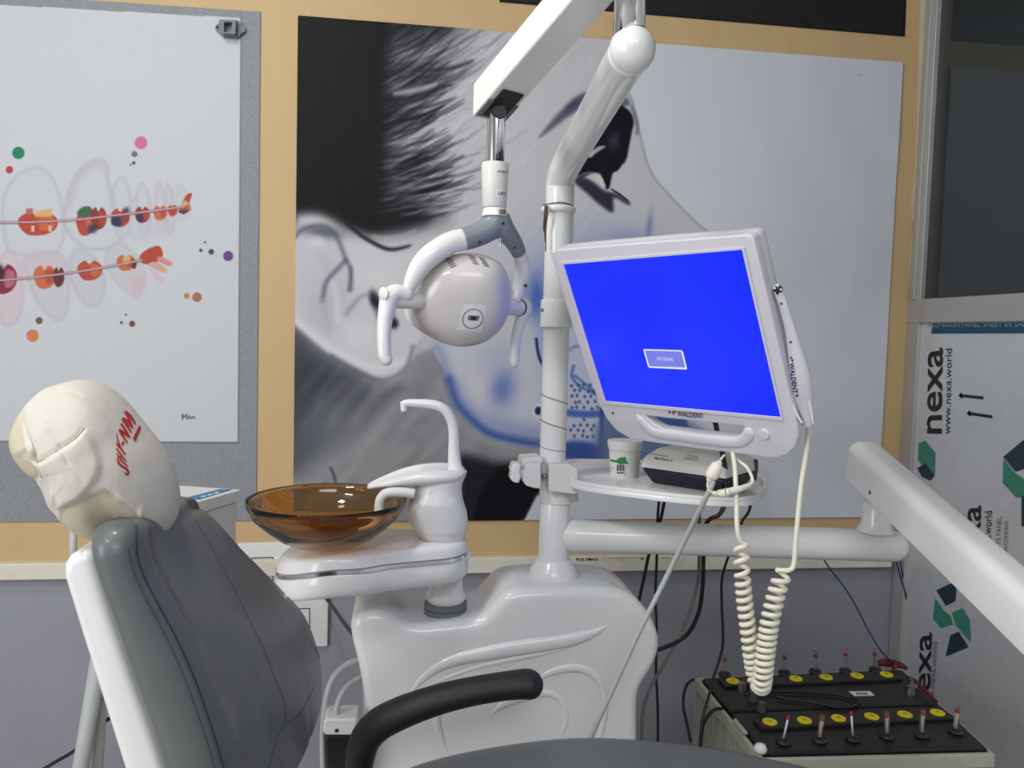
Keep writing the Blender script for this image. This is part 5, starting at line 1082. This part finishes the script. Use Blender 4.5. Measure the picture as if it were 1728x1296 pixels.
mk('back_hinge', *prism([at(x, y, 0.95) for x, y in ((340, 1560), (520, 1530), (760, 1490), (760, 1590), (520, 1640), (340, 1660))], (0, 0.18, 0)), DKGREY, ch, smooth=False, bevel=0.01)
mk('armrest', *ptube([(603, 1400, 1.25, .019), (604, 1330, 1.25, .0195), (607, 1285, 1.25, .0225), (617, 1247, 1.25, .0245), (640, 1222, 1.25, .0245), (672, 1205, 1.25, .0240), (710, 1190, 1.25, .0230), (755, 1176, 1.25, .0220), (800, 1166, 1.25, .0212), (845, 1158.5, 1.25, .0212), (880, 1154.5, 1.25, .0222), (893, 1154.5, 1.25, .0228)], 28, 6, roundcap=True, flat=(Vector((0, 1, 0)), 1.3)), ARMB, ch)

# ---- headrest with its cloth cap
hr = empty('headrest', at(200, 900, 0.99), 'cream cloth covered headrest with red lettering on top of the chair back', 'headrest')
HY = 0.99
ho = [(131, 641), (160, 643), (190, 658), (216, 683), (240, 712), (264, 742), (283, 772), (296, 803), (303, 838), (300, 868), (290, 888), (279, 899), (262, 896), (240, 889), (222, 886), (200, 893), (172, 908), (150, 908), (128, 897), (112, 882), (104, 868), (92, 855), (80, 825), (66, 806), (50, 796), (32, 776), (21, 752), (22, 728), (34, 700), (45, 686), (62, 668), (80, 655), (104, 647)]
hNn = Vector((0.10, -1, 0.05)).normalized(); hCC = at(165, 775, HY)
hop = [onp(float(q[0]), float(q[1]), hCC, hNn) for q in cr(ho, 4, True)]
folds = [([(45, 774), (66, 780), (85, 768), (110, 752), (128, 739), (141, 726)], 3.0, -0.0030), ([(100, 752), (110, 768), (118, 783)], 2.5, -0.0016), ([(34, 692), (44, 730), (58, 765), (64, 800)], 3.5, -0.0040), ([(228, 748), (240, 738), (252, 733), (264, 742)], 2.5, -0.0022), ([(262, 768), (274, 762), (283, 768)], 3, -0.0020), ([(88, 836), (90, 850)], 3, 0.0030),
         ([(100, 663), (118, 662), (135, 668)], 3, -0.0014), ([(75, 712), (68, 718), (80, 724)], 4, 0.0018), ([(60, 680), (62, 700), (66, 720)], 4, -0.0018), ([(240, 860), (238, 875), (240, 886)], 4, 0.0022), ([(25, 765), (45, 755), (52, 762), (44, 775)], 5, 0.0040), ([(78, 785), (84, 805), (96, 835)], 4, -0.0012), ([(150, 690), (170, 705), (182, 725)], 7, 0.0010), ([(200, 842), (228, 868), (255, 884)], 7, 0.0022)]
fs_ = [(np.array(cr(a, 5)), b, c) for a, b, c in folds]
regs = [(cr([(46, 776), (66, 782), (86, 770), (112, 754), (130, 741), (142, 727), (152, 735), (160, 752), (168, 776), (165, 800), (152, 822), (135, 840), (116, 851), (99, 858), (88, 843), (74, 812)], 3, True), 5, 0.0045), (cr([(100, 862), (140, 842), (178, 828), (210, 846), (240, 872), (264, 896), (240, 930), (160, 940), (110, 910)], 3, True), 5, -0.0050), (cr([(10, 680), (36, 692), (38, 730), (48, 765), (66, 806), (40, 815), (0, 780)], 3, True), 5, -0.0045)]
CV, CF = inflate(hop, hCC, hNn, 0.085, 0.085, p=2.1, M=56)
PPX = np.array([proj(v) for v in CV]); dh = np.array([(v-hCC).dot(hNn) for v in CV]); dsp = np.zeros(len(CV)); p1 = Paint(PPX[:, 0], PPX[:, 1], (0, 0, 0)); ai = np.arange(len(CV))
for P_, w_2, amp in fs_: dsp += amp*np.exp(-(p1.segd(ai, P_, False)[0]/(w_2*1.15))**2)
inreg = []
for P_, so_, amp in regs:
    D_, T_, in_ = p1.segd(ai, P_, True); k = np.clip(0.5+np.where(in_, D_, -D_)/(2*so_), 0, 1); dsp += amp*k*k*(3-2*k); inreg.append(in_)
dsp += 0.0005*np.sin(PPX[:, 0]*0.06+np.sin(PPX[:, 1]*0.05)*2)
dsp *= np.clip(dh/0.02, 0, 1)
CV = [v+hNn*float(d) for v, d in zip(CV, dsp)]
cap = mk('cloth_cap', CV, CF, CLOTH, hr)
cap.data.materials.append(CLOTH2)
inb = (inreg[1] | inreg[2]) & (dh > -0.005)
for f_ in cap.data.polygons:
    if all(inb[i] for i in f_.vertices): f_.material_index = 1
tcap = bvh(cap)
LT = [('S', [[(303, 915, 9), (318, 975, 13), (345, 1012, 14), (385, 1040, 14), (425, 1062, 15), (450, 1100, 14), (448, 1138, 13), (425, 1140, 12), (405, 1108, 8)]]),
      ('H', [[(294, 852, 6), (325, 905, 11), (380, 975, 11), (445, 1032, 8)], [(288, 782, 6), (325, 838, 11), (375, 905, 11), (426, 968, 8)], [(340, 935, 8), (362, 890, 8)]]),
      ('Y', [[(283, 708, 6), (315, 752, 11), (352, 790, 10)], [(290, 578, 4), (305, 660, 9), (345, 775, 12), (412, 872, 9)]]),
      ('hyphen', [[(368, 742, 15), (388, 692, 15)]]),
      ('N', [[(322, 530, 12), (372, 610, 13), (438, 712, 9)], [(325, 530, 12), (395, 575, 15), (465, 632, 13)], [(348, 448, 12), (410, 535, 14), (468, 635, 10)]]),
      ('M', [[(366, 378, 13), (430, 470, 15), (492, 572, 9)], [(375, 370, 12), (445, 425, 15), (512, 512, 10)], [(402, 278, 12), (440, 345, 14), (508, 505, 10)], [(405, 280, 10), (480, 345, 15), (545, 455, 12)]])]
polys = []
for _, strokes in LT:
    for st_ in strokes:
        c = cr(st_, 4); Lf_, Rt_ = [], []
        for i, q in enumerate(c):
            t = c[min(i+1, len(c)-1)][:2]-c[max(i-1, 0)][:2]; t = t/np.linalg.norm(t); nrm = np.array((-t[1], t[0]))*q[2]
            Lf_.append(q[:2]+nrm); Rt_.append(q[:2]-nrm)
        P_ = [(160+float(p[0])/8.1, 660+float(p[1])/8.1) for p in Lf_+Rt_[::-1]]; polys.append(P_)
px_poly('red_lettering', polys, tcap, RED, cap, 0.0011)
px_poly('red_bar', [[(234, 718), (237, 723), (227, 745.5), (223, 741)]], tcap, RED, cap, 0.0012)
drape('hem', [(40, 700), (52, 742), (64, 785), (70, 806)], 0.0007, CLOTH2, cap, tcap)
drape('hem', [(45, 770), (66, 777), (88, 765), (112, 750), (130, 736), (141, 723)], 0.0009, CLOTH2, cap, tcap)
mk('headrest_stem', *tube([at(215, 880, 1.02), at(250, 960, 1.04)], 0.014, 14, flat=(Vector((0, 1, 0)), 2.5)), STEEL, hr)

# ================================================================== DEVICE AND STAND (left, behind the chair)
dv = empty('bench_top_unit', at(345, 900, 1.85), 'white desktop unit with blue printed panel behind the chair back', 'dental unit')
zd = at(407, 826, 1.72).z
cFR = at_z(407, 826, zd); cFL = at_z(352, 841.5, zd)
e_ = (cFL-cFR); 
A = cFR; B = cFR+e_*2.0; C_ = at_z(296, 818.5, zd); 
top = [A, B, B+(C_-A), C_]
mk('top_slab', *prism(top, (0, 0, -0.024)), WHITE2, dv, smooth=False, bevel=0.002)
ctr = (top[0]+top[2])/2
mk('body', *prism([ctr+(q-ctr)*0.93+Vector((0, 0, -0.024)) for q in top], (0, 0, -0.09)), WHITE2, dv, smooth=False, bevel=0.004)
zq = zd+0.0006
mk('blue_panel', *prism([at_z(x, y, zq) for x, y in ((392, 826), (372, 825.5), (318, 839), (335, 843))], (0, 0, 0.0006)), mat('panel_blue', (52, 118, 170), 0.5, noise=0.03), dv, smooth=False)
for x in (0, 11, 22): mk('panel_button', *prism([at_z(x0-x, y0+x*0.25, zq+0.0008) for x0, y0 in ((371, 831), (365, 831), (360, 833), (367, 833))], (0, 0, 0.0004)), PAPER, dv, smooth=False)
sd = empty('equipment_stand', at_z(150, 1700, 0.0)*0+Vector((at(190, 1200, 1.8).x, 1.8, 0)), 'grey tubular stand legs behind the white chair shell at lower left', 'stand')
dvz = zd-0.114
def leg(name, p0, p1, r): return mk(name, *tube([p0, p1], r, 16), RUBG if name == 'x' else HOSE, sd)
def toz(px0, py0, px1, py1, Y, z):
    a, b = at(px0, py0, Y), at(px1, py1, Y); d = b-a; return a+d*((z-a.z)/d.z)
l1 = at(172, 1110, 1.80)
leg('leg', at(168, 1105, 1.80), toz(168, 1105, 136, 1296, 1.80, 0.0), 0.017)
leg('leg', at(178, 1100, 1.84), toz(178, 1100, 164, 1296, 1.84, 0.0), 0.012)
mk('upright', *tube([at(124, 885, 1.82), at(123, 940, 1.82), at(140, 1020, 1.82), at(172, 1110, 1.82)], 0.008, 14), HOSE, sd)
px_, py_ = 205, 1110
mk('upright', *tube([at(172, 1110, 1.82), Vector((at(250, 900, 1.82).x, 1.82, dvz+0.002))], 0.014, 14), HOSE, sd)
mk('shelf_plate', *prism([ctr+(q-ctr)*0.95+Vector((0, 0, dvz-zd)) for q in [Vector((t.x, t.y, zd)) for t in top]], (0, 0, -0.012)), HOSE, sd, smooth=False)
mk('leg', *tube([Vector((ctr.x+0.05, ctr.y-0.02, dvz)), Vector((ctr.x+0.05, ctr.y-0.02, 0))], 0.012, 12), HOSE, sd)
cable('cable', [(172, 1000, 1.88), (178, 1080, 1.88), (174, 1180, 1.88), (168, 1296, 1.88)], .0035, BLACK, 'black cable hanging down beside the stand legs')

# ================================================================== BATTERIES
zB = 0.47
bBL, bBR, bFR, bFL = at_z(1184, 1143, zB), at_z(1522, 1128, zB), at_z(1668, 1262, zB), at_z(1290, 1271, zB)
def bq(u, v, z=zB):
    p = (bBL*(1-u)+bBR*u)*(1-v)+(bFL*(1-u)+bFR*u)*v; return Vector((p.x, p.y, z))
tl = empty('battery_trolley', bq(0.5, 0.5, 0.0), 'cream ribbed battery trolley in the corner carrying two black topped batteries', 'trolley')
def ring_q(m_, z): return [bq(-m_, -m_*1.5, z), bq(1+m_*0.6, -m_*1.5, z), bq(1+m_*0.6, 1+m_*1.5, z), bq(-m_, 1+m_*1.5, z)]
o_, i_ = ring_q(0.025, zB-0.006), ring_q(0.004, zB-0.006)
mk('rim', *prism(o_, (0, 0, -0.028), [i_]), CASE, tl, smooth=False, bevel=0.003)
sh_ = []
lo = ring_q(0.014, 0)
sh_.append(prism([Vector((q.x, q.y, zB-0.034)) for q in lo], (0, 0, -(zB-0.034-0.06)), [[Vector((q.x, q.y, zB-0.034)) for q in ring_q(0.004, 0)]]))
mk('side_panels', *sh_[0], CASE, tl, smooth=False)
rb = []
for k in range(26):
    v = k/25
    for u in (-0.017, 1.010):
        p = bq(u, v, 0); rb.append(box(p.x-0.004, p.x+0.004, p.y-0.0035, p.y+0.0035, 0.07, zB-0.035))
for k in range(24):
    p = bq(k/23, 1.025, 0); rb.append(box(p.x-0.004, p.x+0.004, p.y-0.004, p.y+0.004, 0.07, zB-0.035))
mk('ribs', *J(*rb), CASE, tl, smooth=False)
mk('floor_plate', *prism([bq(0, 0, 0.06), bq(1, 0, 0.06), bq(1, 1, 0.06), bq(0, 1, 0.06)], (0, 0, -0.015)), CASE, tl, smooth=False)
for u, v in ((0.08, 0.1), (0.92, 0.1), (0.92, 0.9), (0.08, 0.9)): mk('wheel', *lathe([(0, -0.012), (0.022, -0.012), (0.0225, 0), (0.022, 0.012), (0, 0.012)], bq(u, v, 0.0225), 20, (1, 0, 0)), BATB, tl, autos=40)
mk('corner_knob', *lathe([(0, 0), (0.011, 0.001), (0.013, 0.008), (0.009, 0.016), (0, 0.018)], bq(-0.008, 0.97, zB-0.004), 18), PAPER, tl)
mk('corner_clip', *prism([bq(-0.022, 0.62, zB-0.004), bq(-0.002, 0.60, zB-0.004), bq(-0.002, 0.78, zB-0.004), bq(-0.024, 0.76, zB-0.004)], (0, 0, 0.008)), CASE, tl, smooth=False, bevel=0.002)
disk_px = [[(1237, 1150), (1290, 1148), (1343, 1146), (1394, 1143.5), (1446, 1141), (1496, 1139)], [(1299, 1219), (1357.5, 1216.5), (1415, 1213), (1471, 1210), (1527, 1206.5), (1582, 1203.5)]]
flo_px = [[(1223, 1134, 1223, 1110), (1272, 1132, 1272, 1109), (1324, 1131, 1324, 1107), (1376, 1129, 1376, 1104), (1427, 1128, 1427, 1102), (1477, 1126, 1476, 1101)], [(1322, 1246, 1330, 1211), (1383, 1243, 1387, 1213), (1439, 1241, 1436.5, 1204), (1497, 1237, 1496.5, 1207), (1556, 1235, 1557, 1204), (1613, 1229, 1616, 1200)]]
for bi, (v0, v1, vd, nm) in enumerate(((0.0, 0.49, 0, 'rear'), (0.51, 1.0, 1, 'front'))):
    b = empty('inverter_battery', bq(0.5, (v0+v1)/2, 0.0605), ['black topped battery with six yellow caps against the wall', 'black topped battery with six yellow caps nearest the dental chair'][bi], 'battery', 'batteries on the trolley')
    mk('case', *prism([bq(0.004, v0, zB-0.02), bq(0.996, v0, zB-0.02), bq(0.996, v1, zB-0.02), bq(0.004, v1, zB-0.02)], (0, 0, -(zB-0.02-0.0605))), CASE, b, smooth=False, bevel=0.004)
    mk('lid', *prism([bq(0.003, v0+0.005, zB), bq(0.997, v0+0.005, zB), bq(0.997, v1-0.005, zB), bq(0.003, v1-0.005, zB)], (0, 0, -0.0198)), BATB, b, smooth=False, bevel=0.005)
    # raised strip under the caps
    q0, q1 = at_z(disk_px[bi][0][0], disk_px[bi][0][1], zB+0.008), at_z(disk_px[bi][-1][0], disk_px[bi][-1][1], zB+0.008); dx = (q1-q0).normalized(); dy = Vector((-dx.y, dx.x, 0))
    mk('cap_strip', *obox((q0+q1)/2+Vector((0, 0, -0.005)), dx, dy, (0, 0, 1), (q1-q0).length/2+0.028, 0.021, 0.005), BATB, b, smooth=False, bevel=0.003)
    for x, y in disk_px[bi]:
        p = at_z(x, y, zB+0.008)
        yc_ = mk('cell_cap', *lathe([(0, 0), (0.0150, 0), (0.0150, 0.0025), (0.0135, 0.0035), (0, 0.0032)], p, 28), YEL, b, autos=30)
        mk('cap_mark', *J(obox(p+Vector((0, 0, 0.0037)), (1, 0, 0), (0, 1, 0), (0, 0, 1), 0.005, 0.0008, 0.0003), obox(p+Vector((0, 0, 0.0037)), (1, 0, 0), (0, 1, 0), (0, 0, 1), 0.0008, 0.005, 0.0003)), mat('cap_mark', (170, 150, 20), 0.5), yc_, smooth=False)
    for fi, (x0, y0, x1, y1) in enumerate(flo_px[bi]):
        p = at_z(x0, y0, zB+0.010); tp = at(x1, y1, p.y); dirv = (tp-p).normalized(); Lf = (tp-p).length
        fl = mk('float_indicator', *lathe([(0, -0.0), (0.0135, 0), (0.015, 0.004), (0.012, 0.009), (0.007, 0.011), (0, 0.011)], Vector((p.x, p.y, zB-0.0005)), 20), BATB, b, autos=40)
        if not (bi == 1 and fi in (0, 2)): mk('clear_tube', *tube([p-dirv*0.003, tp+dirv*0.004], 0.0055, 14, roundcap=True), CLEAR, fl)
        if bi == 1: mk('white_rod', *tube([p, tp], 0.0022, 10), PAPER, fl); mk('red_tip', *lathe([(0, -0.004), (0.0036, -0.003), (0.004, 0.001), (0.0025, 0.004), (0, 0.0045)], tp, 12, tuple(dirv)), mat('red_tip', (170, 40, 34), 0.4, noise=0.02), fl)
        elif fi < 6: mk('red_tip', *lathe([(0, -0.004), (0.0036, -0.003), (0.004, 0.001), (0.0025, 0.004), (0, 0.0045)], tp-dirv*0.004, 12, tuple(dirv)), mat('red_tip', (170, 40, 34)), fl)
    tpx = [(1252, 1168), (1270, 1182), (1285, 1200)] if bi else [(1540, 1160), (1536, 1172)]
    for x, y in (tpx[1:] if bi else tpx+[(1252, 1166)]):
        p = at_z(x, y, zB); mk('terminal', *lathe([(0, 0), (0.011, 0), (0.011, 0.006), (0.008, 0.016), (0.008, 0.020), (0, 0.021)], p, 16), STEEL if bi == 0 else mat('terminal_grey', (84, 92, 88), 0.4, metal=0.4, noise=0.1), b, autos=40)
    if bi == 0:
        mk('sticker', *prism([at_z(x, y, zB+0.0003) for x, y in ((1432, 1167), (1468, 1166.5), (1476, 1174), (1442, 1175))], (0, 0, 0.0006)), PAPER, b, smooth=False)
        mk('sticker_print', *J(*[prism([at_z(x, y, zB+0.001) for x, y in ((1444+k*4, 1168.5), (1446+k*4, 1168.5), (1449+k*4, 1173), (1447+k*4, 1173))], (0, 0, 0.0003)) for k in range(5)]), INK, b, smooth=False)
cable('battery_cable', [(1250, 1166, 1.83), (1300, 1155, 1.83), (1360, 1158, 1.83), (1420, 1168, 1.80), (1455, 1182, 1.77), (1440, 1196, 1.75)][0:1]+[(1290, 1158, 1.85), (1350, 1159, 1.86), (1410, 1166, 1.84), (1447, 1178, 1.82)], .0032, BATB, 'black cable lying across the rear battery lid')
def zcab(name, L, r, m, label, up=0.006):
    c = cr([(*at_z(x, y, zB+r+up2),) for x, y, up2 in L], 8); o = mk(name, *tube([Vector(q) for q in c], r, 8), m); tag(o, label, 'cable'); return o
bpy.data.objects.remove(bpy.data.objects['battery_cable'])
zcab('battery_cable', [(1258, 1172, .014), (1290, 1168, .004), (1350, 1168, .002), (1410, 1172, .002), (1445, 1180, .002), (1448, 1188, .002), (1420, 1194, .002), (1360, 1184, .002), (1310, 1176, .003)], .0034, BATB, 'black cable looped on the battery lids between rows of yellow caps')
zcab('battery_cable', [(1530, 1142, .012), (1545, 1150, .014), (1562, 1166, .012), (1580, 1184, .006)], .0042, REDW, 'red cable across the right end of the battery lids')
mk_r = mk('terminal_cover', *J(ptube([(1478, 1121, 1.98, .006), (1490, 1118, 1.98, .010), (1504, 1119, 1.98, .011), (1518, 1122, 1.97, .009), (1528, 1127, 1.96, .006)], 12, 5, roundcap=True), tube([at(1512, 1121, 1.97), at_z(1508, 1133, zB-0.001)], 0.006, 10)), REDW); tag(mk_r, 'red terminal cover at the rear right corner of the batteries', 'terminal cover')
